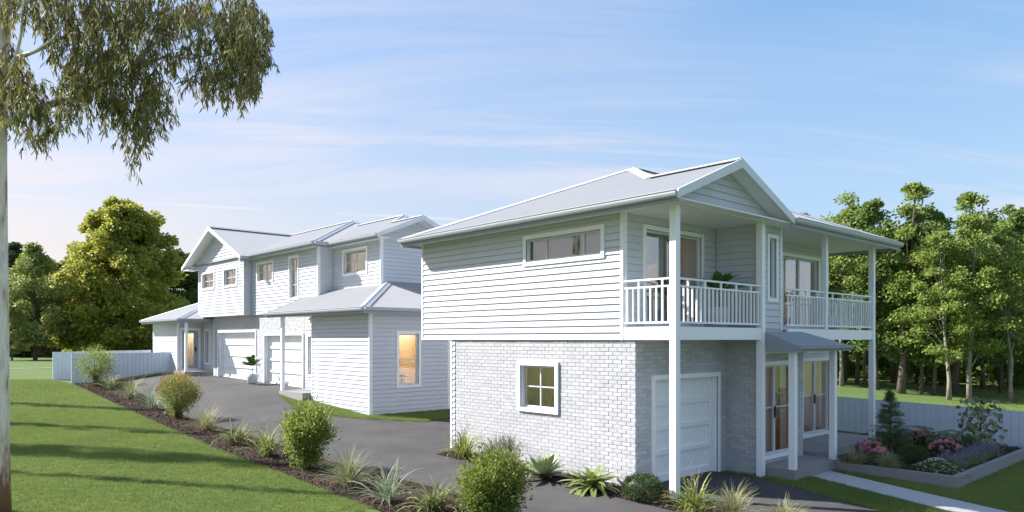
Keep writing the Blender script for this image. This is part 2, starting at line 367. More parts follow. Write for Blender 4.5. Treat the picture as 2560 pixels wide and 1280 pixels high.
def place_bricks(limit=300):
    """the nearest whole bricks are objects sharing one mesh per wall direction; the others are joined per wall"""
    rng=random.Random(5); BRICK_POOL.sort(key=lambda b:b[0]); meshes={}; rest={}; k=0
    for d,w,u0,u1,z0,z1,p,mat in BRICK_POOL:
        base=root_of(p).location; pr=.009+rng.uniform(-.003,.003)
        if k<limit and d<900:
            key=(tuple(w.n),round(u1-u0,3),round(z1-z0,3),mat.name)
            if key not in meshes:
                mb=MB(); q=Wall((0,0),tuple(w.a)[:2],tuple(w.n)[:2]); h=(u1-u0)/2; z=(z1-z0)/2; b=.004
                P=q.P; V=[P(-h,-z,-.02),P(h,-z,-.02),P(h,z,-.02),P(-h,z,-.02),P(-h,-z,-b),P(h,-z,-b),P(h,z,-b),P(-h,z,-b),P(-h+b,-z+b,0),P(h-b,-z+b,0),P(h-b,z-b,0),P(-h+b,z-b,0)]
                F=[(8,9,10,11)]+[(i,(i+1)%4,4+(i+1)%4,4+i) for i in range(4)]+[(4+i,4+(i+1)%4,8+(i+1)%4,8+i) for i in range(4)]
                meshes[key]=mk_mesh('brick',V,F,mat)
            c=w.P((u0+u1)/2,(z0+z1)/2,pr); ob('brick',meshes[key],p,(c[0]-base[0],c[1]-base[1],c[2]-base[2])); k+=1
        else:
            mb=rest.setdefault((p.name,mat.name),(MB(),p,mat))[0]; w.block(mb,u0,u1,z0,z1,.001,pr)
    for mb,p,mat in rest.values(): mb.build('brickwork',mat,p,kind='stuff')
def ring(w,mb,u0,u1,z0,z1,t,d0,d1,sides='lrtb'):
    if 't' in sides: w.block(mb,u0,u1,z1-t,z1,d0,d1)
    if 'b' in sides: w.block(mb,u0,u1,z0,z0+t,d0,d1)
    zb=z0+t if 'b' in sides else z0; zt_=z1-t if 't' in sides else z1
    if 'l' in sides: w.block(mb,u0,u0+t,zb,zt_,d0,d1)
    if 'r' in sides: w.block(mb,u1-t,u1,zb,zt_,d0,d1)
def reveal(w,mb,u0,u1,z0,z1,d0,d1):
    P=w.P
    mb.quad(P(u0,z0,d0),P(u0,z1,d0),P(u0,z1,d1),P(u0,z0,d1)); mb.quad(P(u1,z0,d1),P(u1,z1,d1),P(u1,z1,d0),P(u1,z0,d0))
    mb.quad(P(u0,z1,d0),P(u1,z1,d0),P(u1,z1,d1),P(u0,z1,d1)); mb.quad(P(u0,z0,d1),P(u1,z0,d1),P(u1,z0,d0),P(u0,z0,d0))
def room(w,parent,u0,u1,z0,z1,depth,wallm,lamp=False,d0=-.135,mu=.25,ml=.1,mh=.25):
    P=w.P; a,b,c,d=u0-mu,u1+mu,z0-ml,z1+mh; e=d0-depth; mb=MB()
    mb.quad(P(a,c,e),P(b,c,e),P(b,d,e),P(a,d,e)); mb.quad(P(a,c,d0),P(a,c,e),P(a,d,e),P(a,d,d0)); mb.quad(P(b,c,e),P(b,c,d0),P(b,d,d0),P(b,d,e)); mb.quad(P(a,d,e),P(b,d,e),P(b,d,d0),P(a,d,d0))
    # inner face of the outside wall around the opening
    for q in ((a,u0,c,d),(u1,b,c,d),(u0,u1,z1,d),(u0,u1,c,z0)):
        mb.quad(P(q[0],q[2],d0),P(q[1],q[2],d0),P(q[1],q[3],d0),P(q[0],q[3],d0))
    r=mb.build('room_wall',wallm,parent); MB().quad(P(a,c,d0),P(b,c,d0),P(b,c,e),P(a,c,e)).build('room_floor',FLOORM,parent)
    if lamp:
        m2=MB(); um=(u0+u1)/2; dm=d0-depth*.55; m2.tube([P(um,d-.01,dm),P(um,d-.06,dm)],.2,12); m2.build('lamp_and_fill_disc',LAMP2 if lamp==2 else LAMP_FILL,parent)  # lamp of the lit rooms; in some front windows added to brighten curtains
def curtain(w,parent,u0,u1,z0,z1,d,mat,amp=.025,wl=.11):
    n_=max(8,int((u1-u0)/.0275)); V=[];F=[]
    for i in range(n_+1):
        u=u0+(u1-u0)*i/n_; dd=d+amp*math.sin(2*math.pi*(u-u0)/wl)
        V+= [w.P(u,z0,dd),w.P(u,z1,dd)]
    for i in range(n_): F.append((2*i,2*i+2,2*i+3,2*i+1))
    MB().add(V,F).build('curtain',mat,parent,True)
def window(w,root,u0,u1,z0,z1,cols=(.5,),rows=(.5,),label=None,deep=2.2,roomm=None,lamp=True,curt=((0,.47),(.53,1)),glassm=None,name='window',curtm=None,wide=TW,proud=.05,stile=0.,handle=None,rdepth=.10,mu=.25):
    """picture-frame trim, reveal, aluminium frame, glazing bars, one pane object per light, curtains and the room behind"""
    mb=MB(); ring(w,mb,u0,u1,z0,z1,wide,.0,proud); p=mb.build(name,TRIM,root)
    if label: p['label']=label
    a,b,c,d=u0+wide,u1-wide,z0+wide,z1-wide
    mb=MB(); reveal(w,mb,a,b,c,d,.02,-rdepth-.035); mb.build('reveal',TRIM,p)
    fd0,fd1=-rdepth,-rdepth+.045; ft=.045
    mb=MB(); ring(w,mb,a+.004,b-.004,c+.004,d-.004,ft,fd0,fd1); mb.build('window_frame',FRAME,p)
    us=[a+ft]+[a+(b-a)*x for x in cols]+[b-ft]; zs=[c+ft]+[c+(d-c)*x for x in rows]+[d-ft]; bw=.017 if not stile else stile
    for x in us[1:-1]:
        mb=MB(); w.block(mb,x-bw,x+bw,c+ft,d-ft,fd0+.004,fd1+(.02 if stile else -.006)); mb.build('mullion',FRAME,p)
    for z in zs[1:-1]:
        for i in range(len(us)-1):
            mb=MB(); w.block(mb,us[i]+(bw if i else 0),us[i+1]-(bw if i<len(us)-2 else 0),z-.016,z+.016,fd0+.006,fd1-.008); mb.build('glazing_bar',FRAME,p)
    for i in range(len(us)-1):
        for j in range(len(zs)-1):
            x0=us[i]+(bw if i else 0); x1=us[i+1]-(bw if i<len(us)-2 else 0); y0=zs[j]+(.016 if j else 0); y1=zs[j+1]-(.016 if j<len(zs)-2 else 0)
            dm=(fd0+fd1)/2; mb=MB(); mb.quad(w.P(x0,y0,dm),w.P(x1,y0,dm),w.P(x1,y1,dm),w.P(x0,y1,dm)); mb.build('pane',glassm or GLASS,p)
    room(w,p,a,b,c,d,deep,roomm or ROOM,lamp,mu=mu)
    for (q0,q1) in curt: curtain(w,p,a+(b-a)*q0,a+(b-a)*q1,c+.02,d-.02,-.19,curtm or CURT)
    if handle:
        hu=a+(b-a)*handle; mb=MB(); w.block(mb,hu-.022,hu+.022,z0+.95,z0+1.22,fd1+.02,fd1+.055); mb.build('handle',BLACK,p)
    return p
def garage_door(w,root,u0,u1,z0,z1,label=None,npan=4,sill=None):
    mb=MB(); ring(w,mb,u0,u1,z0,z1,.1,0,.045,'lrt'); p=mb.build('garage_door',TRIM,root)
    if label: p['label']=label
    a,b,d=u0+.1,u1-.1,z1-.1; mb=MB(); P=w.P; e=-.2
    mb.quad(P(a,z0,.02),P(a,d,.02),P(a,d,e),P(a,z0,e)); mb.quad(P(b,z0,e),P(b,d,e),P(b,d,.02),P(b,z0,.02)); mb.quad(P(a,d,.02),P(b,d,.02),P(b,d,e),P(a,d,e)); mb.build('reveal',TRIM,p)
    sw=.1; rw=.105; D=e+.04
    mb=MB(); w.block(mb,a+.005,a+sw,z0+.01,d-.005,e,D+.022); mb.build('stile',TRIM,p)
    mb=MB(); w.block(mb,b-sw,b-.005,z0+.01,d-.005,e,D+.022); mb.build('stile',TRIM,p)
    ph=(d-z0-.02-rw*.9*(npan+1))/npan; z=z0+.01
    for i in range(npan+1):
        t=rw*(1.5 if i==0 else (.55 if i==npan else .85)); mb=MB(); w.block(mb,a+sw,b-sw,z,z+t,e,D+.020); mb.build('rail',TRIM,p); z+=t
        if i<npan:
            ph2=min(ph,d-.005-z); mb=MB(); w.block(mb,a+sw,b-sw,z,z+ph2,e-.03,D-.034); mb.build('door_panel',TRIM,p); z+=ph2
    return p
def pl(poly,s):
    return float(np.interp(s,[p[0] for p in poly],[p[1] for p in poly]))
def roof_plane(root,name,O,sd_,td,tan,lo,hi,s0,s1,mat=None,amp=.008,wl=.076):
    """corrugated sheet: eave origin O, sd_ along the eave, td up the slope in plan; lo/hi give the extent up the slope for each s"""
    O=Vector(O); sd_=Vector((*sd_,0)); td=Vector((*td,tan)); nrm=sd_.cross(td).normalized()
    if nrm.z<0: nrm=-nrm
    ss=set(np.arange(s0,s1,wl/4).tolist()+[s1]+[p[0] for p in lo+hi if s0<=p[0]<=s1]); ss=sorted(ss); V=[];F=[]
    for s in ss:
        a,b=pl(lo,s),max(pl(hi,s),pl(lo,s)); off=nrm*amp*math.sin(2*math.pi*s/wl)
        V+=[O+sd_*s+td*a+off,O+sd_*s+td*b+off]
    for i in range(len(ss)-1): F.append((2*i,2*i+2,2*i+3,2*i+1))
    return MB().add(V,F).build(name,mat or ROOF,root)
def gutter(root,p0,p1,outv,name='gutter',h=.115,wd=.115,mat=None,fas=.17):
    """quad gutter with rolled lip from p0 to p1 (gutter top height), outv points away from the roof, fascia behind it"""
    p0,p1=Vector(p0),Vector(p1); o=Vector((*outv,0)); Z=Vector((0,0,1))
    prof=[(0,0),(0,-h),(wd*.55,-h),(wd*.85,-h*.8),(wd,-h*.45),(wd,-.012),(wd+.014,-.004),(wd+.014,.01),(wd,.014),(wd-.012,.0)]
    n_=len(prof); V=[p0+o*a+Z*b for a,b in prof]+[p1+o*a+Z*b for a,b in prof]
    F=[(i,(i+1)%n_,n_+(i+1)%n_,n_+i) for i in range(n_)]+[tuple(reversed(range(n_))),tuple(range(n_,2*n_))]
    gu=MB().add(V,F).build(name,mat or GUT,root)
    if fas:
        q=[p0-o*.025+Z*(-h+.02-fas+h),p1-o*.025+Z*(-fas+.02),p1-o*.003+Z*(-fas+.02),p0-o*.003+Z*(-fas+.02)]
        q=[p0-o*.025-Z*(fas+.03),p1-o*.025-Z*(fas+.03),p1-o*.003-Z*(fas+.03),p0-o*.003-Z*(fas+.03)]
        MB().hexa(q+[v+Z*(fas+.025) for v in q]).build('fascia',FASC,root)
    return gu
def ridge_cap(root,p0,p1,wd=.17,tan=.42,name='ridge_cap',flat=.5):
    p0,p1=Vector(p0),Vector(p1); d=(p1-p0).normalized(); sidev=d.cross(Vector((0,0,1))).normalized(); Z=Vector((0,0,1))
    k=tan*flat; prof=[(-wd,-wd*k+.004),(-wd*.3,-.004+.01),(-.03,.028),(0.,.036),(.03,.028),(wd*.3,.006),(wd,-wd*k+.004),(wd,-wd*k-.006),(-wd,-wd*k-.006)]
    n_=len(prof); V=[p0+sidev*a+Z*(b+.02) for a,b in prof]+[p1+sidev*a+Z*(b+.02) for a,b in prof]
    F=[(i,(i+1)%n_,n_+(i+1)%n_,n_+i) for i in range(n_)]+[tuple(reversed(range(n_))),tuple(range(n_,2*n_))]
    return MB().add(V,F).build(name,CAP,root)
def railing(root,name,p0,p1,z0,tops,label=None,bal=.155):
    """balustrade between two plan points: two top rails, bottom rail, balusters, every fourth reaching the hand rail"""
    a=Vector((*p0,0)); b=Vector((*p1,0)); Lr=(b-a).length; d=(b-a)/Lr; w=Wall(p0,(d.x,d.y),(d.y,-d.x))
    zb,zm,zt_=tops
    mb=MB(); w.block(mb,0,Lr,zt_-.035,zt_,-.03,.03); p=mb.build(name,TRIM,root)
    if label: p['label']=label
    mb=MB(); w.block(mb,0,Lr,zm-.035,zm,-.022,.022); mb.build('middle_rail',TRIM,p)
    mb=MB(); w.block(mb,0,Lr,zb,zb+.04,-.022,.022); mb.build('bottom_rail',TRIM,p)
    n_=max(2,round(Lr/bal)); base=root_of(p).location
    def bar(z0_,z1_,h):
        m=MB(); q=Wall((0,0),(d.x,d.y),(d.y,-d.x)); q.block(m,-h,h,z0_,z1_,-.018,.018); return mk_mesh('baluster',m.V,m.F,TRIM)
    ms,mt=bar(zb+.04,zm-.035,.0125),bar(zm,zt_-.035,.017); mfull=bar(zb+.04,zm-.035,.017)
    for i in range(n_):
        u=Lr*(i+.5)/n_; c=w.P(u,0); lc=(c[0]-base[0],c[1]-base[1],-base[2])
        ob('baluster',mfull if i%4==2 else ms,p,lc)
        if i%4==2: ob('baluster_top',mt,p,lc)
    return p
def post(root,x,y,z0,z1,w=.125,name='post',label=None):
    h=w/2; mb=MB().box(x-h,x+h,y-h,y+h,z0,z1); o=mb.build(name,TRIM,root)
    if label: o['label']=label
    return o
# ------------------------------------------------------------------ front house
FH=thing('front_house','two storey white weatherboard and pale brick house with two balconies, nearest the camera','house',(12.0,9.3,0.))
XS,YD,YW,YP=11.977,9.60,16.82,8.327
ZB,ZS,ZF=3.125,5.80,3.39          # underside of upper storey, soffit, balcony floor
XG,YF,YB,XE,ZG=11.44,7.90,17.10,22.55,5.925
TAN=.42
# -- upper storey: side wall to the driveway (faces -X)
wsd=board_wall(FH,'side_wall',(XS,YW),(0,-1),(-1,0),YW-YD,ZB,ZS,[(YW-12.63,YW-10.10,4.88,5.61)])
window(wsd,FH,YW-12.63,YW-10.10,4.88,5.61,(.26,.755),(),'wide low upper window of three lights',1.6,ROOM,True,((0,.735),(.765,1)))  # the lamp inside is added to brighten the dark curtains
# -- upper front walls (face -Y)
wf1=board_wall(FH,'balcony_wall',(XS+.001,YD),(1,0),(0,-1),15.5-XS,ZF-.02,ZS,[(.62,2.95,ZF,5.62)],trims=(0,))
window(wf1,FH,.62,2.95,ZF,5.62,(.5,),(),'sliding glass door to the left balcony',3.4,ROOM,True,((.34,.6),(.8,1)),glassm=MIRR,name='balcony_door',stile=.035,mu=.5)
wr=board_wall(FH,'bay_side_wall',(15.5,YD),(0,-1),(-1,0),YD-8.45,ZF-.02,ZS,trims=(1,))
wb=board_wall(FH,'bay_wall',(15.5,8.45),(1,0),(0,-1),1.02,ZB+.1,ZS,[(.30,.80,4.02,5.60)],trims=(0,1))
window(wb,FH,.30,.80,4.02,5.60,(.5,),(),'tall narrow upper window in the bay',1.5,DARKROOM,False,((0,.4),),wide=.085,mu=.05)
MB().quad((16.52,8.45,ZB+.1),(16.52,YD,ZB+.1),(16.52,YD,ZS),(16.52,8.45,ZS)).build('bay_return',WHITE,FH)
wf2=board_wall(FH,'right_balcony_wall',(16.52,YD+.002),(1,0),(0,-1),21.65-16.52,ZF-.02,ZS,[(2.2,4.54,ZF,5.52)],trims=(1,))
window(wf2,FH,2.2,4.54,ZF,5.52,(.5,),(),'sliding glass door to the right balcony',3.2,ROOM,True,((.85,1),),glassm=MIRR,name='balcony_door',stile=.035,mu=.4)
# hidden sides close the volume
MB().quad((21.65,YD,ZB),(21.65,YW,ZB),(21.65,YW,ZS),(21.65,YD,ZS)).quad((XS,YW,ZB),(21.65,YW,ZB),(21.65,YW,ZS),(XS,YW,ZS)).quad((XS,15.5,ZB),(21.65,15.5,ZB),(21.65,YW,ZB),(XS,YW,ZB)).build('back_wall',WHITE,FH)
# -- ground storey
wbr=brick_wall(FH,'brick_side_wall',(12.0,15.30),(0,-1),(-1,0),6.0,-.05,ZB,[(15.30-12.85,15.30-11.49,1.41,2.61)])
window(wbr,FH,15.30-12.85,15.30-11.49,1.41,2.61,(.5,),(.5,),'square four-light window in the brick wall',1.6,ROOM,True,((.0,1),),proud=.06,rdepth=.11,curtm=pmat('ochre_lawn_reflection',(.46,.44,.30),.8,trans=.2))  # lawn's reflection put into the sheet's ochre colour; lamp added to brighten it
wst=board_wall(FH,'rear_strip_wall',(12.0,15.52),(0,-1),(-1,0),.22,-.05,ZB,trims=(0,))
MB().quad((12.0,15.52,-.1),(22.0,15.52,-.1),(22.0,15.52,ZB),(12.0,15.52,ZB)).quad((22.0,9.6,-.1),(22.0,15.52,-.1),(22.0,15.52,ZB),(22.0,9.6,ZB)).build('rear_wall',WHITE,FH)
wgf=brick_wall(FH,'garage_wall',(12.0,9.30),(1,0),(0,-1),3.5,-.05,ZB,[(.51,3.17,-.1,2.37)],BRICKG)
garage_door(wgf,FH,.51,3.17,.0,2.37,'white four-panel garage door under the left balcony')
brick_wall(FH,'entry_side_wall',(15.5,9.30),(0,-1),(-1,0),.80,-.05,ZB,(),BRICKG)
wen=brick_wall(FH,'entry_wall',(15.5,8.50),(1,0),(0,-1),2.25,-.05,3.0,[(.05,1.86,.31,2.62)],BRICKG)
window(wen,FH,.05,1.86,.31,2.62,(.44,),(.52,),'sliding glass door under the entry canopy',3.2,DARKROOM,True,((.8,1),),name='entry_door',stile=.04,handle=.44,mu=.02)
MB().quad((17.75,8.5,-.1),(17.75,9.6,-.1),(17.75,9.6,ZB),(17.75,8.5,ZB)).build('entry_return',BRICKG,FH)
wrd=board_wall(FH,'patio_wall',(17.75,9.60),(1,0),(0,-1),4.28,.0,ZB,[(2.15,4.03,.31,2.60)],trims=(1,))
window(wrd,FH,2.15,4.03,.31,2.60,(.52,),(.52,),'sliding glass door onto the patio',3.2,ROOM,True,((.9,1),),name='patio_door',stile=.04,handle=.5,mu=.4)
place_bricks(300)
# -- balcony: floor, beams, posts
MB().box(XS+.06,15.49,YP+.06,YD-.002,ZF-.12,ZF-.03).build('balcony_floor',CONC,FH)
MB().box(16.53,21.64,YP+.06,YD-.001,ZF-.12,ZF-.03).build('balcony_floor',CONC,FH)
MB().box(XS+.07,15.49,YP+.07,9.29,ZB+.06,ZB+.10).build('balcony_ceiling',SOFF,FH)
MB().box(16.53,21.64,YP+.07,9.59,ZB+.06,ZB+.10).build('balcony_ceiling',SOFF,FH)
BT=.045
MB().box(XS-.03,XS+.03,YP+.07,YD-.03,ZB,ZF).build('beam',TRIM,FH)
MB().box(XS+.07,15.33-.07,YP-.045,YP+.0,ZB,ZF).build('beam',TRIM,FH)
MB().box(16.53,21.65-.07,YP-.045,YP+.0,ZB,ZF).build('beam',TRIM,FH)
MB().box(21.62,21.67,YP+.07,YD-.03,ZB,ZF).build('beam',TRIM,FH)
post(FH,XS,YP,float(g(XS,YP))-.1,ZS,.15,label='tall white post at the driveway corner of the left balcony')
post(FH,15.33,YP,-.12,ZS,.145,label='tall white post beside the bay')
post(FH,18.62,YP,ZF-.02,ZS,.115,label='white post between the two right balcony rails')
post(FH,21.65,YP,.2,ZS,.14,label='tall white post at the right end of the house')
RT=(3.455,4.215,4.365)
railing(FH,'balcony_railing',(XS,YD-.03),(XS,YP+.075),ZF,RT,'white railing on the side of the left balcony')
railing(FH,'balcony_railing',(XS+.075,YP),(15.33-.073,YP),ZF,RT,'white railing on the front of the left balcony')
railing(FH,'balcony_railing',(16.54,YP),(18.56,YP),ZF,RT,'white railing beside the bay')
railing(FH,'balcony_railing',(18.68,YP),(21.58,YP),ZF,RT,'white railing at the right end of the balcony')
railing(FH,'balcony_railing',(21.65,YP+.07),(21.65,YD-.02),ZF,RT)
# -- soffit
XR=(XG+15.93)/2; XGR=15.93
MB().box(XG+.03,XE-.03,YF+.03,YD+.3,ZS,ZS+.03).build('soffit',SOFF,FH)
MB().box(XG+.03,XS+.1,YD+.3,YB-.03,ZS+.001,ZS+.029).build('soffit',SOFF,FH)
MB().box(XS+.1,XE-.03,YW-.1,YB-.03,ZS+.002,ZS+.028).build('soffit',SOFF,FH)
# -- roof: hip with the ridge along X, gable over the left balcony
half=(YB-YF)/2; hipx=XG+half; ym=(YB+YF)/2; zr=ZG+half*TAN; gr=XR-XG; zgr=ZG+gr*TAN
GO=YF-.03    # gable front edge
# left slope, s runs in +Y from the gable front
Ls=YB-GO
roof_plane(FH,'roof_slope',(XG,GO,ZG),(0,1),(1,0),TAN,[(0,0),(Ls,0)],[(0,gr),(YF-GO+gr,gr),(YF-GO+half,half),(Ls,0)],0,Ls)
roof_plane(FH,'gable_slope',(XGR,GO,ZG),(0,1),(-1,0),TAN,[(0,0),(YF-GO,0),(YF-GO+gr,gr)],[(0,gr),(YF-GO+gr,gr)],0,YF-GO+gr)
roof_plane(FH,'front_slope',(XG,YF,ZG),(1,0),(0,1),TAN,[(0,0),(gr,gr),(2*gr,0),(XE-XG,0)],[(0,0),(half,half),(XE-XG-half,half),(XE-XG,0)],0,XE-XG)
roof_plane(FH,'rear_slope',(XG,YB,ZG),(1,0),(0,-1),TAN,[(0,0),(XE-XG,0)],[(0,0),(half,half),(XE-XG-half,half),(XE-XG,0)],0,XE-XG,wl=.152)
roof_plane(FH,'right_slope',(XE,YF,ZG),(0,1),(-1,0),TAN,[(0,0),(YB-YF,0)],[(0,0),(half,half),(YB-YF,0)],0,YB-YF,wl=.152)
ridge_cap(FH,(XG,YB,ZG),(hipx,ym,zr),flat=.7); ridge_cap(FH,(hipx,ym,zr),(XE-half,ym,zr)); ridge_cap(FH,(XG+gr,YF+gr,zgr),(hipx,ym,zr),flat=.7)
ridge_cap(FH,(XR,GO,zgr),(XR,YF+gr,zgr)); ridge_cap(FH,(XE,YF,ZG),(XE-half,ym,zr),flat=.7)
gutter(FH,(XG,GO+.0,ZG),(XG,YB,ZG),(-1,0)); gutter(FH,(XGR+.06,YF,ZG),(XE,YF,ZG),(0,-1)); gutter(FH,(XE,YF,ZG),(XE,YB,ZG),(1,0)); gutter(FH,(XG,YB,ZG),(XE,YB,ZG),(0,1))
# gable: barge boards, raked soffit, boarded triangle
def gable_trim(root,axis_,c0,half_w,zeave,zap,front,back,tan):
    """barge boards and raked soffits of a gable; axis_ 'x' or 'y' is the direction across the gable; front/back along the ridge"""
    for sg in (-1,1):
        def P(t,z,f):
            q=c0+sg*t; return (q,f,z) if axis_=='x' else (f,q,z)
        zo=.0
        lo=[P(half_w+.02,zeave-.15,front),P(half_w+.02,zeave+.02,front),P(0,zap+.03,front),P(0,zap-.165,front)]
        dd=.035 if front>back else -.035
        fr=[(p[0],p[1]+dd,p[2]) if axis_=='x' else (p[0]+dd,p[1],p[2]) for p in lo]
        MB().add(lo+fr,[(0,1,2,3),(7,6,5,4),(0,4,5,1),(1,5,6,2),(2,6,7,3),(3,7,4,0)]).build('barge_board',BARGE,root)
        q=[P(half_w,zeave-.115,front),P(0,zap-.115,front),P(0,zap-.115,back),P(half_w,zeave-.115,back)]
        MB().add(q+[(v[0],v[1],v[2]+.06) for v in q],[(0,1,2,3),(7,6,5,4),(0,4,5,1),(1,5,6,2),(2,6,7,3),(3,7,4,0)]).build('raked_soffit',SOFF,root)
gable_trim(FH,'x',XR,gr+.03,ZG,zgr,GO,YP-.05,TAN)
gw=gr-.02
board_wall(FH,'gable_wall',(XR-gw,YP-.06),(1,0),(0,-1),2*gw,ZS-.02,zgr-.115,(),lambda z:((max(0,(z-(ZG-.115))/TAN)+.005),2*gw-max(0,(z-(ZG-.115))/TAN)-.005))
MB().box(XG+.1,XGR-.02,YP-.098,YP+.04,ZS-.015,ZS+.10).build('gable_beam',TRIM,FH)
# -- entry canopy
CAN=pmat('canopy_steel',(.30,.33,.37),.55,spec=.4)
y1,y0,zt1,zt0=8.275,7.42,3.32,2.99
V=[(15.42,y1,zt1),(17.25,y1,zt1),(17.95,y0,zt0),(15.28,y0,zt0),(15.42,y1,2.86),(17.6,y1,2.86),(17.95,y0+.0,2.86),(15.28,y0,2.86)]
MB().add(V,[(0,3,2,1),(0,4,7,3),(3,7,6,2),(2,6,5,1),(4,5,6,7)]).build('entry_canopy',CAN,FH)
gutter(FH,(15.30,y0-.004,2.99),(17.97,y0-.004,2.99),(0,-1),'canopy_gutter',.09,.09,CAN,fas=0)
MB().box(15.45,17.9,8.28,8.48,2.8,2.855).build('canopy_soffit',SOFF,FH)
zp=.22
MB().box(15.47,17.85,7.60,8.48,-.2,zp).build('porch_slab',CONC,FH)
MB().box(17.86,22.15,8.16,9.585,-.2,.30).build('patio_slab',CONC,FH)
post(FH,15.60,7.70,zp,2.87,.14,label='white canopy post nearest the garage'); post(FH,17.70,7.72,zp,2.87,.14,label='white canopy post nearest the flower bed')

# ------------------------------------------------------------------ rear house
RH=thing('rear_house','long two storey white weatherboard townhouses with double garages behind the driveway','house',(14.3,30.,.9))
RZ0=.2; ZE=4.20
XR1=13.1; ZS1=4.06; ZU=4.30; ZS2=6.94; ZG2=7.06
# near single storey room
w1=board_wall(RH,'room_side_wall',(XR1,25.65),(0,-1),(-1,0),25.65-21.46,RZ0,ZS1)
w2=board_wall(RH,'room_front_wall',(XR1+.001,21.46),(1,0),(0,-1),9.0,RZ0,ZS1,[(1.05,2.09,1.42,3.43)],trims=(0,))
window(w2,RH,1.05,2.09,1.42,3.43,(),(.5,),'tall lit window with a pot plant inside',2.2,pmat('lit_room_plaster',(.75,.62,.42),.8),2,(),mu=.3)
wx=Wall((XR1+.001,21.46),(1,0),(0,-1)); corner_trim(wx,RH,3.35,RZ0,ZS1,.1)
MB().quad((XR1,25.65,.3),(14.45,25.65,.3),(14.45,25.65,ZS1),(XR1,25.65,ZS1)).build('room_back_wall',WHITE,RH)
# entrance recess and near porch
w3=board_wall(RH,'porch_wall',(14.36,28.72),(0,-1),(-1,0),3.07,.8,4.25,[(.22,.80,1.55,3.35)],trims=(0,))
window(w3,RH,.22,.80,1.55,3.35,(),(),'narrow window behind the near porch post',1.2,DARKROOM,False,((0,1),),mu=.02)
MB().box(12.74,14.30,25.72,27.76,.1,1.08).build('porch_slab',CONC,RH)
post(RH,12.85,27.65,1.08,ZS1+.02,.13,label='white post of the near porch')
# garages
XB=14.32
w4=brick_wall(RH,'brick_garage_wall',(XB,39.0),(0,-1),(-1,0),39.0-28.72,.7,ZU+.03,[(39-38.5,39-33.62,.7,3.58),(39-32.78,39-28.76,.7,3.41)],BRICKG)
garage_door(w4,RH,39-38.5,39-33.62,1.05,3.58,'white double garage door behind the pot plant'); garage_door(w4,RH,39-32.78,39-28.76,.98,3.41,'white double garage door behind the near porch post')
BRICK_REAR=list(BRICK_POOL)
BRICK_POOL[:]=[b for b in BRICK_POOL if b[6].parent==RH]; place_bricks(0)
# upper storey
XC,XBB,XA=13.85,14.23,14.90
w5=board_wall(RH,'upper_gable_wall_lower',(XC,40.0),(0,-1),(-1,0),6.03,ZU,6.86,[(40-39.47,40-37.64,5.71,6.65),(40-36.46,40-34.74,5.70,6.67)])
window(w5,RH,40-39.47,40-37.64,5.71,6.65,(.5,),(.5,),'far square window under the gable'); window(w5,RH,40-36.46,40-34.74,5.70,6.67,(.5,),(.5,),'near square window under the gable')
board_wall(RH,'upper_gable_return',(XC+.001,33.97),(1,0),(0,-1),XBB-XC,ZU,ZS2,trims=())
w6=board_wall(RH,'upper_middle_wall',(XBB,33.97),(0,-1),(-1,0),33.97-27.3,ZU,ZS2,[(33.97-33.35,33.97-31.52,5.75,6.73),(33.97-29.98,33.97-29.03,4.84,6.75)],trims=(1,))
window(w6,RH,33.97-33.35,33.97-31.52,5.75,6.73,(.5,),(.5,),'square upper window beside the gable',lamp=True); window(w6,RH,33.97-29.98,33.97-29.03,4.84,6.75,(.55,),(.33,),'tall narrow upper stair window')
board_wall(RH,'upper_middle_return',(XBB+.001,27.3),(1,0),(0,-1),XA-XBB,ZU+.4,ZS2,trims=(0,))
w7=board_wall(RH,'upper_near_wall',(XA,27.3),(0,-1),(-1,0),27.3-23.6,4.7,ZS2,[(27.3-26.47,27.3-24.55,5.70,6.78)],trims=(1,))
window(w7,RH,27.3-26.47,27.3-24.55,5.70,6.78,(.5,),(.5,),'square upper window above the lean-to roof')
board_wall(RH,'upper_near_front_wall',(XA+.001,23.6),(1,0),(0,-1),6.0,4.9,ZS2,trims=(0,))
MB().quad((XC,33.97,ZU),(XC,40,ZU),(16,40,ZU),(16,33.97,ZU)).quad((XBB,27.3,ZU+.001),(XBB,33.97,ZU+.001),(16,33.97,ZU+.001),(16,27.3,ZU+.001)).build('upper_floor_soffit',SOFF,RH)
MB().quad((XC,40.0,ZU),(20,40.0,ZU),(20,40.0,6.9),(XC,40.0,6.9)).quad((20.9,23.6,1),(20.9,46,1),(20.9,46,6.9),(20.9,23.6,6.9)).build('far_wall',WHITE,RH)
# far gable (faces -X), ridge along X
GC,GH=37.1,3.95; ZGC=6.99; TC=.45; zc=ZGC+GH*TC; XCF=13.33
gwc=3.03
board_wall(RH,'upper_gable_wall',(XC,GC+3.55),(0,-1),(-1,0),7.1,6.86,zc-.12,(),lambda z:(max(.02,3.55-(zc-.115-z)/TC),7.1-max(.02,3.55-(zc-.115-z)/TC)))
roof_plane(RH,'gable_slope',(XCF,GC-GH,ZGC),(1,0),(0,1),TC,[(0,0),(4.6,0)],[(0,GH),(4.6,GH)],0,4.6)
roof_plane(RH,'gable_slope',(XCF,GC+GH,ZGC),(1,0),(0,-1),TC,[(0,0),(4.6,0)],[(0,GH),(4.6,GH)],0,4.6,wl=.152)
ridge_cap(RH,(XCF,GC,zc),(17.9,GC,zc),tan=TC)
gable_trim(RH,'y',GC,GH,ZGC,zc,XCF,XC-.005,TC)
gutter(RH,(XCF,GC-GH,ZGC),(XBB-.48,GC-GH,ZGC),(0,-1))
MB().box(XCF+.02,XC+.02,GC+3.0,GC+GH,6.83,6.86).build('gable_eave_soffit',SOFF,RH)
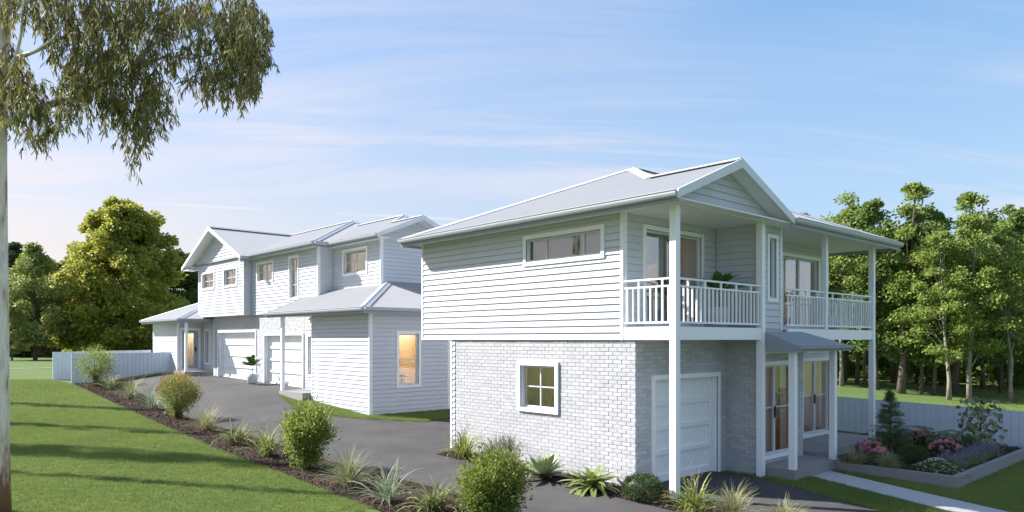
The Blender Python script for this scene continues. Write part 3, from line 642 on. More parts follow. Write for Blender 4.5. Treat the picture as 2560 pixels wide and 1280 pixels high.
# middle roof: eave X=13.7, hip at its near end
EX,EY=13.72,26.72; wM=4.16; zM=ZG2+wM*TAN; XM=EX+wM
roof_plane(RH,'middle_slope',(EX,EY,ZG2),(0,1),(1,0),TAN,[(0,0),(14,0)],[(0,0),(wM,wM),(14,wM)],0,14)
roof_plane(RH,'middle_hip',(EX,EY,ZG2),(1,0),(0,1),TAN,[(0,0),(2*wM,0)],[(0,0),(wM,wM),(2*wM,0)],0,2*wM)
ridge_cap(RH,(EX,EY,ZG2),(XM,EY+wM,zM),flat=.7); ridge_cap(RH,(XM,EY+wM,zM),(XM,EY+13.5,zM))
ridge_cap(RH,(EX+2*wM,EY,ZG2),(XM,EY+wM,zM),flat=.7)
gutter(RH,(EX,EY,ZG2),(EX,GC-GH+.1,ZG2),(-1,0)); gutter(RH,(EX,EY,ZG2),(14.40,EY,ZG2),(0,-1))
MB().box(EX+.02,14.6,EY+.02,34.4,ZS2-.001,ZS2+.02).build('soffit',SOFF,RH)
roof_plane(RH,'middle_east_slope',(EX+2*wM,EY,ZG2),(0,1),(-1,0),TAN,[(0,0),(14,0)],[(0,0),(wM,wM),(14,wM)],0,14,wl=.152)
# near roof: hip with a front gable
AX,AY=14.38,23.02; wA=3.5; zA=ZG2+wA*TAN
gA=2.03; XGA=AX+gA; zgA=ZG2+gA*TAN; AO=AY-.02
roof_plane(RH,'near_slope',(AX,AO,ZG2),(0,1),(1,0),TAN,[(0,0),(7.5,0)],[(0,gA),(AY-AO+gA,gA),(AY-AO+wA,wA),(7.5,wA)],0,7.5)
roof_plane(RH,'near_gable_slope',(AX+2*gA,AO,ZG2),(0,1),(-1,0),TAN,[(0,0),(gA,gA)],[(0,gA),(gA,gA)],0,gA)
roof_plane(RH,'near_hip',(AX,AY,ZG2),(1,0),(0,1),TAN,[(0,0),(gA,gA),(2*gA,0),(2*wA,0)],[(0,0),(wA,wA),(2*wA,0)],0,2*wA)
ridge_cap(RH,(XGA,AO,zgA),(XGA,AY+gA,zgA)); ridge_cap(RH,(XGA,AY+gA,zgA),(AX+wA,AY+wA,zA),flat=.7); ridge_cap(RH,(AX+wA,AY+wA,zA),(AX+wA,AY+wA+4,zA)); ridge_cap(RH,(AX+2*wA,AY,ZG2),(AX+wA,AY+wA,zA),flat=.7)
roof_plane(RH,'near_east_slope',(AX+2*wA,AY,ZG2),(0,1),(-1,0),TAN,[(0,0),(7,0)],[(0,0),(wA,wA),(7,wA)],0,7,wl=.152)
gutter(RH,(AX,AO,ZG2),(AX,EY+.05,ZG2),(-1,0))
gable_trim(RH,'x',XGA,gA+.02,ZG2,zgA,AO,23.59,TAN)
board_wall(RH,'near_gable_wall',(XGA-gA,23.6),(1,0),(0,-1),2*gA,ZS2,zgA-.115,(),lambda z:(max(0,(z-(ZG2-.115))/TAN)+.005,2*gA-max(0,(z-(ZG2-.115))/TAN)-.005))
MB().box(AX+.02,XA+.05,AY+.02,27.35,ZS2-.002,ZS2+.018).build('soffit',SOFF,RH)
# lean-to roof around the near room
LX,LY,LE=12.50,20.88,28.45
roof_plane(RH,'lean_to_slope',(LX,LY,ZE),(0,1),(1,0),TAN,[(0,0),(LE-LY,0)],[(0,0),(2.41,2.41),(27.3-LY,2.41),(27.31-LY,1.75),(LE-LY,1.75)],0,LE-LY)
roof_plane(RH,'lean_to_front_slope',(LX,LY,ZE),(1,0),(0,1),TAN,[(0,0),(9,0)],[(0,0),(2.73,2.73),(9,2.73)],0,9)
ridge_cap(RH,(LX,LY,ZE),(LX+2.5,LY+2.5,ZE+2.5*TAN),flat=.7)
gutter(RH,(LX,LY,ZE),(LX,LE,ZE),(-1,0)); gutter(RH,(LX,LY,ZE),(LX+9,LY,ZE),(0,-1))
MB().box(LX+.02,14.3,LY+.02,LE-.02,ZS1-.0,ZS1+.02).build('soffit',SOFF,RH)
MB().box(14.3,LX+9,LY+.02,21.6,ZS1+.001,ZS1+.019).build('soffit',SOFF,RH)
MB().add([(LX,LE,ZE-.12),(LX,LE,ZE+.02),(14.22,LE,ZE+1.72*TAN+.02),(14.22,LE,ZE-.12),(LX,LE-.03,ZE-.12),(LX,LE-.03,ZE+.02),(14.22,LE-.03,ZE+1.72*TAN+.02),(14.22,LE-.03,ZE-.12)],[(0,1,2,3),(7,6,5,4),(0,4,5,1),(1,5,6,2),(2,6,7,3),(3,7,4,0)]).build('barge_board',BARGE,RH)
# far entry wing
WX=13.1
w8=board_wall(RH,'entry_wing_wall',(WX,45.25),(0,-1),(-1,0),4.2,.6,ZS1)
w9=board_wall(RH,'entry_door_wall',(WX+.001,41.05),(1,0),(0,-1),1.36,1.0,ZS1+.1,[(.12,1.18,1.44,3.73)],trims=(0,))
dp=window(w9,RH,.12,1.18,1.44,3.73,(),(),'grey front door with a tall glass light',1.2,ROOM,2,(),name='front_door',mu=.02)
FD=pmat('grey_door_paint',(.38,.42,.47),.45)
mb=MB(); w9.block(mb,.26,.47,1.55,3.62,-.05,-.02); mb.build('door_stile',FD,dp); mb=MB(); w9.block(mb,.84,1.04,1.55,3.62,-.05,-.02); mb.build('door_stile',FD,dp)
mb=MB(); w9.block(mb,.47,.84,1.55,1.72,-.05,-.021); w9.block(mb,.47,.84,3.45,3.62,-.05,-.021); mb.build('door_rail',FD,dp)
mb=MB(); w9.block(mb,.90,.97,2.45,2.72,-.02,.02); mb.build('handle',BLACK,dp)
w10=board_wall(RH,'entry_side_wall',(14.46,41.05),(0,-1),(-1,0),2.06,1.0,ZU,[(.25,1.0,1.75,3.7)],trims=())
window(w10,RH,.25,1.0,1.75,3.7,(),(.5,),'narrow window beside the front door',1.2,DARKROOM,False,((0,.5),),mu=.02)
MB().box(14.31,14.45,39.0,39.12,1.0,ZU-.002).build('corner_post',TRIM,RH)
MB().box(12.92,14.44,39.35,41.02,.7,1.44).build('porch_slab',CONC,RH)
post(RH,13.02,39.47,1.44,ZS1+.06,.13,label='white post of the far entry porch')
MB().box(12.96,14.44,39.41,39.53,ZS1-.05,ZS1+.12).build('porch_beam',TRIM,RH)
EWX,EW0,EW1=12.58,39.25,45.75; hw=(EW1-EW0)/2
roof_plane(RH,'wing_slope',(EWX,EW0,ZE),(0,1),(1,0),TAN,[(0,0),(2*hw,0)],[(0,0),(hw,hw),(2*hw,0)],0,2*hw)
roof_plane(RH,'wing_front_slope',(EWX,EW0,ZE),(1,0),(0,1),TAN,[(0,0),(4,0)],[(0,0),(hw,hw),(4,hw)],0,4)
roof_plane(RH,'wing_rear_slope',(EWX,EW1,ZE),(1,0),(0,-1),TAN,[(0,0),(6,0)],[(0,0),(hw,hw),(6,hw)],0,6,wl=.152)
ridge_cap(RH,(EWX,EW1,ZE),(EWX+hw,EW0+hw,ZE+hw*TAN),flat=.7); ridge_cap(RH,(EWX,EW0,ZE),(EWX+hw,EW0+hw,ZE+hw*TAN),flat=.7)
gutter(RH,(EWX,EW0,ZE),(EWX,EW1,ZE),(-1,0)); gutter(RH,(EWX,EW0,ZE),(14.3,EW0,ZE),(0,-1),mat=FASC)
MB().box(EWX+.02,18,EW0+.02,EW1-.02,ZS1+.011,ZS1+.03).build('soffit',SOFF,RH)
MB().quad((WX,45.25,.8),(20.9,45.25,.8),(20.9,45.25,ZS1),(WX,45.25,ZS1)).build('wing_back_wall',WHITE,RH)

# ------------------------------------------------------------------ fences
def fence(label,p0,p1,zt0,zt1,bw,group,face):
    a=Vector((*p0,0)); b=Vector((*p1,0)); Lf=(b-a).length; d=(b-a)/Lf
    t=thing('panel_fence',label,'fence',(p0[0],p0[1],float(g(*p0))),group); n_=round(Lf/bw); nv=Vector((d.y,-d.x,0))*face
    for i in range(n_):
        q0=a+d*(Lf*i/n_+.0005); q1=a+d*(Lf*(i+1)/n_-.0005); r0=a+d*(Lf*(i+.5)/n_)
        za,zb_=zt0+(zt1-zt0)*i/n_,zt0+(zt1-zt0)*(i+1)/n_; zg=float(g(r0.x,r0.y))-.05; w_=(q1-q0)
        pr=[(0,.008),(.025,.022),(.46,.022),(.49,.018),(.52,.022),(.975,.022),(1,.008)]
        V=[];F=[]
        for f_,dd in pr:
            c=q0+w_*f_+nv*dd; V+=[(c.x,c.y,zg),(c.x,c.y,za+(zb_-za)*f_-.03)]
        for k in range(len(pr)-1): F.append((2*k,2*k+2,2*k+3,2*k+1))
        k=len(V); c0,c1=q0-nv*.012,q1-nv*.012; V+=[(c0.x,c0.y,zg),(c0.x,c0.y,za-.03),(c1.x,c1.y,zg),(c1.x,c1.y,zb_-.03)]
        F+=[(k,k+1,k+3,k+2),(0,1,k+1,k),(2*len(pr)-2,k+2,k+3,2*len(pr)-1)]
        MB().add(V,F).build('fence_panel',FENCE,t)
    m=MB(); u=nv*.022; c=[a-u,b-u,b+u,a+u]; m.hexa([(c[0].x,c[0].y,zt0-.035),(c[1].x,c[1].y,zt1-.035),(c[2].x,c[2].y,zt1-.035),(c[3].x,c[3].y,zt0-.035),(c[0].x,c[0].y,zt0),(c[1].x,c[1].y,zt1),(c[2].x,c[2].y,zt1),(c[3].x,c[3].y,zt0)]); m.build('top_rail',FENCE,t)
    for e in (a,b): MB().box(e.x-.03,e.x+.03,e.y-.03,e.y+.03,float(g(e.x,e.y))-.1,(zt0 if e==a else zt1)+.004).build('end_post',FENCE,t)
    return t
fence('white panel fence beside the flower bed on the right',(24.8,13.2),(24.8,-1.0),1.25,.92,.21,None,1)
fence('nearer of the two white panel fences left of the rear house',(8.33,42.1),(13.06,42.1),2.40,2.41,.2,None,1)
fence('farther white panel fence behind the nearer fence at the left',(8.15,45.6),(13.06,45.7),2.44,2.50,.2,None,1)
# ------------------------------------------------------------------ foliage builders
def rodrigues(v,ax,ang):
    c,s=np.cos(ang)[:,None],np.sin(ang)[:,None]
    return v*c+np.cross(ax,v)*s+ax*(ax*v).sum(1,keepdims=True)*(1-c)
def unit(v): return v/np.maximum(np.linalg.norm(v,axis=1,keepdims=True),1e-9)
def leaf_quads(P,D,L_,W_,rng,fold=.0,kite=.45):
    """one kite shaped leaf (4 points) at each P, along D, length L_, width W_"""
    n=len(P); S=unit(np.cross(D,unit(rng.normal(size=(n,3))))); U=np.cross(S,D)
    L_=np.asarray(L_).reshape(-1,1); W_=np.asarray(W_).reshape(-1,1)
    mid=P+D*L_*kite+U*L_*fold
    V=np.stack([P,mid+S*W_/2,P+D*L_,mid-S*W_/2],1).reshape(-1,3)
    return V,np.arange(4*n).reshape(-1,4)
def curved_leaf_quads(P,D,L_,W_,rng,droop=.4):
    """leaf of two quads, bending down along its length"""
    n=len(P); S=unit(np.cross(D,unit(rng.normal(size=(n,3))))); L_=np.asarray(L_).reshape(-1,1); W_=np.asarray(W_).reshape(-1,1)
    Z=np.array([0,0,-1.]); D2=unit(D+Z*droop)
    m1=P+D*L_*.33; m2=m1+D2*L_*.34; tip=m2+unit(D2+Z*droop*.7)*L_*.33
    V=np.stack([P,m1+S*W_*.42,m1-S*W_*.42,m2+S*W_*.5*.86,m2-S*W_*.5*.86,tip],1).reshape(-1,3)
    b=np.arange(n)[:,None]*6
    Q=np.concatenate([b+np.array([[0,1,2,2]]),b+np.array([[1,3,4,2]]),b+np.array([[3,5,4,4]])],0)
    T=np.concatenate([b+np.array([[0,1,2]]),b+np.array([[1,3,4]]),b+np.array([[1,4,2]]),b+np.array([[3,5,4]])],0)
    return V,T
def shell_clusters(rng,n,rx,rz,zc,bias=.55,flat_bottom=False,noise=.18):
    d=unit(rng.normal(size=(n,3)))
    if flat_bottom: d[:,2]=np.where(d[:,2]<-.35,-d[:,2],d[:,2])
    r=(rng.random(n)**(1/3)*bias+(1-bias)*1.0)*(1+noise*rng.normal(size=n))
    P=d*r[:,None]*np.array([rx,rx,rz]); P[:,2]+=zc; return P,d
def jitter_dirs(rng,n,up=.3,out=None,k=.6):
    D=rng.normal(size=(n,3))
    if out is not None: D=D*k+out
    D[:,2]+=up; return unit(D)
def tubes_mesh(name,paths,mat,sides=5):
    mb=MB()
    for pts,rad in paths: mb.tube(pts,rad,sides,True)
    return mk_mesh(name,mb.V,mb.F,mat,True)
def shrub_meshes(seed,w,h,leaf,nl,lm,stemm,clear=.12,tips=None,ball=False):
    """rounded shrub: stems from the ground and clumped leaves in the volume"""
    rng=np.random.default_rng(seed); rx=w/2; rz=h*(1-clear)/2*(1. if not ball else 1.0); zc=h*clear+rz
    nc=90 if not ball else 240
    P,d=shell_clusters(rng,nc,rx*.9,rz*.92,zc,.6 if not ball else .06,noise=.14 if not ball else .02)
    if not ball:
        f_=np.clip((P[:,2]-h*clear)/(2*rz),0,1); P[:,:2]*=(.62+.5*f_**.6)[:,None]
    P[:,2]=np.maximum(P[:,2],.03)
    k=rng.integers(0,nc,nl); cr=min(rx,rz)*(.22 if not ball else .13)
    LP=P[k]+rng.normal(size=(nl,3))*cr; LP[:,2]=np.maximum(LP[:,2],.02)
    out=unit(LP-np.array([0,0,zc])); D=jitter_dirs(rng,nl,.35,out,.75)
    V,Q=leaf_quads(LP,D,leaf*rng.uniform(.7,1.3,nl),leaf*.5*rng.uniform(.7,1.2,nl),rng,.08)
    fol=np_mesh('foliage',V,Q,lm)
    paths=[]
    for i in range(0,nc,max(1,nc//26)):
        q=P[i]; b=np.array([rng.normal()*.04,rng.normal()*.04,-.05]); m=b*.5+q*.5+np.array([0,0,.06*h])-np.array([q[0],q[1],0])*.18
        paths.append(([b,m,q],[.013*h+.004,.009*h+.003,.003]))
    st=tubes_mesh('stems',paths,stemm,4)
    tp=None
    if tips:
        m=P[:,2]>zc-.1*rz; Pt=P[m]; n2=int(nl*.16); kk=rng.integers(0,len(Pt),n2); LP=Pt[kk]+rng.normal(size=(n2,3))*cr*.8; LP+=unit(LP-np.array([0,0,zc]))*cr*.9
        D=jitter_dirs(rng,n2,.8,unit(LP-np.array([0,0,zc])),.6); V,Q=leaf_quads(LP,D,leaf*1.05*rng.uniform(.7,1.3,n2),leaf*.42*np.ones(n2),rng,.08); tp=np_mesh('new_growth',V,Q,tips)
    return fol,st,tp
def blades_mesh(seed,n,lmin,lmax,wid,e0,e1,droop,mat,spread=.06,seg=6,taper=.9,name='foliage',fold=0.):
    """strap leaves: strips that leave the crown at elevation e0..e1 and arch over"""
    rng=np.random.default_rng(seed); V=[];Q=[]
    for i in range(n):
        az=rng.uniform(0,2*math.pi); el=math.radians(rng.uniform(e0,e1)); Lb=rng.uniform(lmin,lmax); h=np.array([math.cos(az),math.sin(az)])
        side=np.array([-h[1],h[0],0]); p=np.array([rng.normal()*spread,rng.normal()*spread,0.]); dr=droop*rng.uniform(.5,1.5); tw=rng.normal()*.35; k0=len(V); w=wid*rng.uniform(.75,1.25)
        sd2=side*math.cos(tw)+np.array([0,0,1])*math.sin(tw)
        for s in range(seg+1):
            t=s/seg; ww=w*(min(1,.55+t*2))*(1-t**2.2)**taper*.5+.0006
            V.append(p+sd2*ww); V.append(p-sd2*ww)
            dvec=np.array([h[0]*math.cos(el),h[1]*math.cos(el),math.sin(el)]); p=p+dvec*Lb/seg; el-=dr/seg*(0.4+1.4*t)
        for s in range(seg): Q.append((k0+2*s,k0+2*s+2,k0+2*s+3,k0+2*s+1))
    V=np.array(V); V[:,2]=np.maximum(V[:,2],.01)
    return np_mesh(name,V,Q,mat,True)
STEM=pmat('brown_stem',(.10,.075,.05),.9); FLSTEM=pmat('dry_flower_stem',(.28,.22,.13),.9)
G_GRASS1=leafmat('grey_green_tussock',(.22,.27,.14),(.34,.34,.17)); G_GRASS2=leafmat('straw_green_tussock',(.30,.31,.12),(.40,.38,.22)); G_FLAX=leafmat('silver_flax',(.33,.38,.24),(.24,.30,.17)); G_STRAP=leafmat('olive_strap_leaf',(.13,.17,.06),(.30,.31,.13)); G_YEL=leafmat('yellow_green_strap',(.33,.37,.09),(.18,.22,.06))
G_BUSH=leafmat('bright_shrub_leaf',(.29,.36,.07),(.15,.22,.045),.5); G_BUSH2=leafmat('deep_shrub_leaf',(.20,.28,.06),(.31,.35,.08),.5); G_RED=leafmat('red_new_growth',(.48,.10,.05),(.42,.26,.08)); G_GOLD=leafmat('golden_new_growth',(.46,.43,.11),(.32,.35,.08),.45)
G_ROS=leafmat('rosemary_leaf',(.12,.16,.08),(.19,.22,.12)); G_AGAVE=pmat('agave_leaf',(.24,.29,.16),.45,var=.5,vs_=6,col2=(.34,.36,.18),spec=.4); G_BROAD=leafmat('broad_glossy_leaf',(.15,.21,.05),(.25,.29,.08),.25,.35); G_BALL=leafmat('clipped_box_leaf',(.085,.14,.03),(.04,.075,.02))
PLANTS=0
def put(name,label,cat,u,v,parts,group=None,rz=0.,dz=0.,sc=1.,xyz=None):
    p=xyz or gp(u,v,dz)[:3]; t=thing(name,label,cat,(p[0],p[1],p[2]+.02),group,rz)
    for nm,me in parts:
        if me: o=ob(nm,me,t); o.scale=(sc,)*3
    return t
def grow(u,v,px,dz=0.): return px*gp(u,v,dz)[3]/FPX      # photo pixels to metres at that spot
def flower_stems(seed,h,n,mat=FLSTEM):
    rng=np.random.default_rng(seed); paths=[]
    for i in range(n):
        az=rng.uniform(0,6.28); r=rng.uniform(.05,.2); hh=h*rng.uniform(.7,1.05); tip=np.array([math.cos(az)*r,math.sin(az)*r,hh])
        paths.append(([(0,0,0),tip*.5+np.array([0,0,.03]),tip],[.004,.003,.002]))
        for k in range(7):
            t=rng.uniform(.55,1); q=tip*t; e=q+np.array([rng.normal()*.06,rng.normal()*.06,rng.uniform(.02,.08)]); paths.append(([q,e],[.0025,.0015])); paths.append(([e,e+np.array([0,0,.018])],[.007,.005]))
    return tubes_mesh('flower_stems',paths,mat,4)
def strap(u,v,hp,label,mat,seed,n=70,stems=False,wid=.022,name='strappy_plant',droop=1.7,e=(35,85),dz=0.):
    h=grow(u,v,hp,dz); me=blades_mesh(seed,int(n*1.35),h*.85,h*1.55,wid*1.15,e[0],e[1],droop,mat)
    return put(name,label,'plant',u,v,[('foliage',me),('flower_stems',flower_stems(seed,h*1.55,4) if stems else None)],dz=dz)
def tussock(u,v,hp,label,mat,seed,n=260,name='tussock_grass',dz=0.,e=(28,88),wid=.008):
    h=grow(u,v,hp,dz); me=blades_mesh(seed,int(n*1.3),h*.75,h*1.45,wid*1.25,e[0],e[1],1.2,mat,.05,5)
    return put(name,label,'grass',u,v,[('foliage',me)],dz=dz)
def shrub(u,v,hp,wp,label,seed,lm,tips,leaf=.055,nl=4200,name='round_shrub',clear=.1,dz=0.,ball=False):
    h=grow(u,v,hp,dz); w=grow(u,v,wp,dz); a,b,c=shrub_meshes(seed,w,h,leaf,nl,lm,STEM,clear,tips,ball)
    return put(name,label,'shrub',u,v,[('foliage',a),('stems',b),('new_growth',c)],dz=dz)
def rosemary(u,v,hp,label,seed,n=120):
    rng=np.random.default_rng(seed); h=grow(u,v,hp); P=[];D=[];paths=[]
    for i in range(n):
        az=rng.uniform(0,6.28); el=math.radians(rng.uniform(48,88)); Ls=h*rng.uniform(.7,1.08); d=np.array([math.cos(az)*math.cos(el),math.sin(az)*math.cos(el),math.sin(el)]); b=np.array([rng.normal()*.1,rng.normal()*.1,0]); tip=b+d*Ls; paths.append(([b,tip],[.004,.002]))
        for t in np.linspace(.25,1,26):
            for s in range(2): P.append(b+d*Ls*t); q=rng.normal(size=3); D.append(d*.7+q/np.linalg.norm(q)*.7)
    P=np.array(P); D=unit(np.array(D)); V,Q=leaf_quads(P,D,.035*np.ones(len(P)),.008*np.ones(len(P)),rng)
    return put('rosemary_bush',label,'shrub',u,v,[('foliage',np_mesh('foliage',V,Q,G_ROS)),('stems',tubes_mesh('stems',paths,STEM,3))])
# left bed, from the far end to the near end
rosemary(208,952,42,'small grey-green rosemary bush at the foot of the near white fence',11,60)
shrub(240,966,88,74,'tall loose olive shrub standing against the near white fence',12,G_BUSH,G_GOLD,.07,4200,clear=.12)
strap(275,974,44,'olive strappy plant first after the shrub by the fence',G_STRAP,13,60)
tussock(325,1000,58,'grey-green tussock between the strappy plant and the silver flax',G_GRASS1,14,170)
tussock(380,1024,62,'silver spiky flax just left of the red-tipped shrub',G_FLAX,15,60,'spiky_flax',wid=.016,e=(30,88))
shrub(447,1048,106,82,'rounded shrub with red new leaves beside the driveway',16,G_BUSH2,G_RED,.06,7000,clear=.1)
tussock(515,1078,62,'straw coloured tussock right of the red-tipped shrub',G_GRASS2,17,230)
strap(592,1112,60,'dark olive strappy plant between the straw tussock and the flowering strap plant',G_STRAP,18,85,wid=.026)
strap(668,1142,72,'yellow-green strap plant with dry flower stems left of the large round shrub',G_YEL,19,75,True,.026)
shrub(768,1172,146,104,'large round yellow-green shrub in the middle of the left bed',20,G_BUSH,G_GOLD,.07,9000,clear=.1)
tussock(872,1220,88,'fine grey-green tussock right of the large round shrub',G_GRASS1,21,300)
tussock(972,1258,92,'silver spiky flax near the bottom of the left bed',G_FLAX,22,75,'spiky_flax',wid=.018,e=(25,88))
strap(1085,1290,86,'dark strappy plant cut by the bottom edge, left of the nearest shrub',G_STRAP,23,110,wid=.032)
shrub(1232,1322,182,134,'nearest yellow-green shrub at the bottom of the picture',24,G_BUSH,G_GOLD,.066,11000,clear=.08)
# bed along the brick wall
strap(1160,1146,68,'yellow-green strap plant with dry stems at the rear end of the brick wall',G_YEL,31,80,True,.026)
rosemary(1257,1172,82,'upright rosemary bush below the brick wall',32,150)
shrub(1607,1252,62,104,'low clipped ball shrub at the corner of the brick house',35,G_BALL,None,.03,9000,'clipped_shrub',0.,ball=True)
strap(1735,1292,84,'yellow-green strap plant with flower stems beside the tall white post',G_YEL,36,85,True,.026)
tussock(1832,1304,82,'straw coloured tussock left of the garage driveway',G_GRASS2,37,260)
tussock(1962,1318,62,'second straw tussock at the bottom edge by the garage driveway',G_GRASS2,38,240)
def broad_leaf(L_,W_,droop,mat,name='leaf',seg=6,fold=.18,tipw=.75):
    """one thick leaf along +X from the origin, curling down"""
    V=[];F=[]; x=z=0.; el=0.
    for s in range(seg+1):
        t=s/seg; w=W_*math.sin(math.pi*min(1,(t*.86+.10)))**tipw*.5 if s<seg else .002
        V+=[(x,w,z+w*fold),(x,0,z),(x,-w,z+w*fold)]; x+=L_/seg*math.cos(el); z+=L_/seg*math.sin(el); el-=droop/seg
    for s in range(seg):
        a=3*s; F+=[(a,a+3,a+4,a+1),(a+1,a+4,a+5,a+2)]
    return mk_mesh(name,V,F,mat,True)
def rosette(u,v,label,mat,seed,n,L_,W_,el0,el1,droop,name,cat='plant',xyz=None,z0=.03,spiral=2.39996,stem=None,rad=.03,dz=0.):
    """plant whose large leaves are objects of their own"""
    rng=random.Random(seed); t=put(name,label,cat,u,v,[],xyz=xyz,dz=dz); meshes=[broad_leaf(L_*k,W_*k,droop*q,mat) for k,q in ((.75,.7),(.9,1.),(1.,1.2),(1.1,.8))]
    for i in range(n):
        f=i/max(1,n-1); az=i*spiral+rng.uniform(-.2,.2); el=math.radians(el1+(el0-el1)*f+rng.uniform(-5,5)); m=meshes[rng.randrange(4)]; o=ob('leaf',m,t)
        o.location=(rad*math.cos(az),rad*math.sin(az),z0+(.04*(1-f)*L_)); o.rotation_euler=(rng.uniform(-.25,.25),-el,az); s=.62+.38*f if f>.0 else .6; o.scale=(s,s,s)
    if stem: ob('stem',stem,t)
    return t
hA=grow(1360,1200,70)
rosette(1360,1200,'grey-green agave rosette in front of the brick wall',G_AGAVE,33,48,hA*1.25,hA*.30,6,82,.25,'agave',z0=.06)
hB=grow(1482,1228,86)
rosette(1482,1228,'glossy broad-leaved plant between the agave and the clipped ball shrub',G_BROAD,34,60,hB*1.12,hB*.19,14,84,1.3,'broad_leaved_plant',z0=.03)
# pot plants
POTM=pmat('pale_pot',(.50,.53,.57),.5); G_FIG=leafmat('dark_fig_leaf',(.035,.075,.02),(.07,.13,.03),.2,.35)
G_MON=leafmat('bright_balcony_leaf',(.06,.16,.03),(.10,.22,.04),.3,.4)
def pot(label,x,y,z,r,h,cat='pot'):
    t=thing('plant_pot',label,cat,(x,y,z)); V=[];F=[]; prof=[(.0,.0),(.62,.0),(.8,.25),(.95,.6),(1,1),(.93,1),(.88,.86),(0,.86)]; n_=20
    for a,b in prof:
        for j in range(n_): V.append((r*a*math.cos(6.28318*j/n_),r*a*math.sin(6.28318*j/n_),h*b))
    for i in range(len(prof)-1):
        for j in range(n_): F.append((i*n_+j,i*n_+(j+1)%n_,(i+1)*n_+(j+1)%n_,(i+1)*n_+j))
    ob('bowl',mk_mesh('bowl',V,F,POTM,True),t); ob('soil',mk_mesh('soil',[(r*.86*math.cos(6.28318*j/n_),r*.86*math.sin(6.28318*j/n_),h*.87) for j in range(n_)],[tuple(range(n_))],MULCH),t)
    return t
def potplant(label,plabel,x,y,z,r,h,leafL,leafW,n,seed,mat,el=(10,80),stemh=.25,droop=.8):
    pot(plabel,x,y,z,r,h); st=tubes_mesh('stem',[([(0,0,-.02),(.01,.0,stemh*.5),(0,.01,stemh)],[.018,.014,.01])],STEM,6)
    return rosette(0,0,label,mat,seed,n,leafL,leafW,el[0],el[1],droop,'pot_plant',xyz=(x,y,z+h*.87-.02),z0=stemh,stem=st)
px_,py_,pz_,pd_=gp(631,958); px_,py_=13.62,float(np.interp(631,[600,660],[34.0,31.9]))
px_,py_=13.55,32.0
kx=(631-1280)/FPX; dd_=13.55/(cT+sT*kx); px_,py_=13.55,sT*dd_-cT*kx*dd_
potplant('dark green large-leaved plant in a pot between the two garage doors','pale round plant pot between the two garage doors',px_,py_,float(g(px_,py_))+.015,.27,.46,.80,.34,18,41,G_FIG,(5,78),.42,.5)
potplant('bright green broad-leaved plant behind the left balcony railing','pale pot behind the left balcony railing',14.6,8.95,ZF-.03,.24,.5,.85,.32,16,42,G_MON,(15,80),.42,.7)
potplant('bright green plant behind the right-hand balcony railing','pale pot behind the right-hand balcony railing',20.5,9.0,ZF-.03,.2,.42,.66,.26,13,43,G_MON,(15,80),.5,.7)
potplant('small bushy plant inside the lit ground floor window','small pot inside the lit ground floor window',14.62,21.8,1.50,.11,.2,.22,.09,16,44,G_BALL,(10,80),.1,.7)
# sofa inside the patio door
sf=thing('sofa','grey-blue sofa seen inside the patio door','sofa',(20.6,11.2,.31)); SOFA=pmat('blue_grey_fabric',(.20,.25,.33),.9,var=.2,vs_=20)
MB().box(19.8,21.3,10.75,11.6,.41,.75).build('seat',SOFA,sf); MB().box(19.8,21.3,11.4,11.62,.752,1.15).build('backrest',SOFA,sf); MB().box(21.303,21.5,10.72,11.63,.41,.95).build('armrest',SOFA,sf); MB().box(19.6,19.797,10.72,11.63,.41,.95).build('armrest',SOFA,sf)
# ------------------------------------------------------------------ raised flower bed on the right
DZ=.15
def px3(u,v): return gp(u,v,DZ)
tussock(2136,1166,46,'straw tussock nearest the canopy post in the raised bed',G_GRASS2,51,220,dz=DZ)
tussock(2222,1176,46,'straw tussock in front of the conifer in the raised bed',G_GRASS2,52,260,dz=DZ)
shrub(2282,1162,46,70,'dome shrub between the pink flowers in the raised bed',53,leafmat('dome_shrub_leaf',(.10,.15,.03),(.06,.10,.02)),None,.03,5200,'clipped_shrub',0.,DZ,True)
shrub(2392,1136,50,72,'dome shrub behind the daisies near the white fence',54,MATS['dome_shrub_leaf'],None,.03,4600,'clipped_shrub',0.,DZ,True)
PINK=leafmat('pink_petal',(.80,.20,.34),(.88,.50,.56),.35); PINKC=pmat('petal_centre',(.8,.55,.5),.7)
def azalea(u,v,hp,wp,label,seed):
    h=grow(u,v,hp,DZ); w=grow(u,v,wp,DZ); fol,st,_=shrub_meshes(seed,w,h*.86,.05,1500,leafmat('azalea_leaf',(.06,.11,.03),(.03,.07,.02)),STEM,.05)
    rng=np.random.default_rng(seed+1); P=[];D=[]
    nb=42
    d=unit(rng.normal(size=(nb,3))); d[:,2]=np.abs(d[:,2])*.8+.15; d=unit(d); Cn=d*np.array([w/2,w/2,h*.5])*.95; Cn[:,2]+=h*.45
    for c,q in zip(Cn,d):
        for k in range(16):
            a=rng.normal(size=3); a/=np.linalg.norm(a); D.append(q*.5+a*.8); P.append(c+a*.012)
    P=np.array(P); D=unit(np.array(D)); V,Q=leaf_quads(P,D,np.full(len(P),.05),np.full(len(P),.036),rng,.1,.6)
    fl=np_mesh('flowers',V,Q,PINK); t=put('pink_flower_bush',label,'flowers',u,v,[('foliage',fol),('stems',st),('flowers',fl)],dz=DZ); return t
azalea(2178,1156,52,70,'pink flowering bush left of the conifer',61); azalea(2298,1118,44,60,'pink flowering bush behind the conifer by the fence',62); azalea(2364,1152,52,72,'pink flowering bush right of the dome shrub',63)
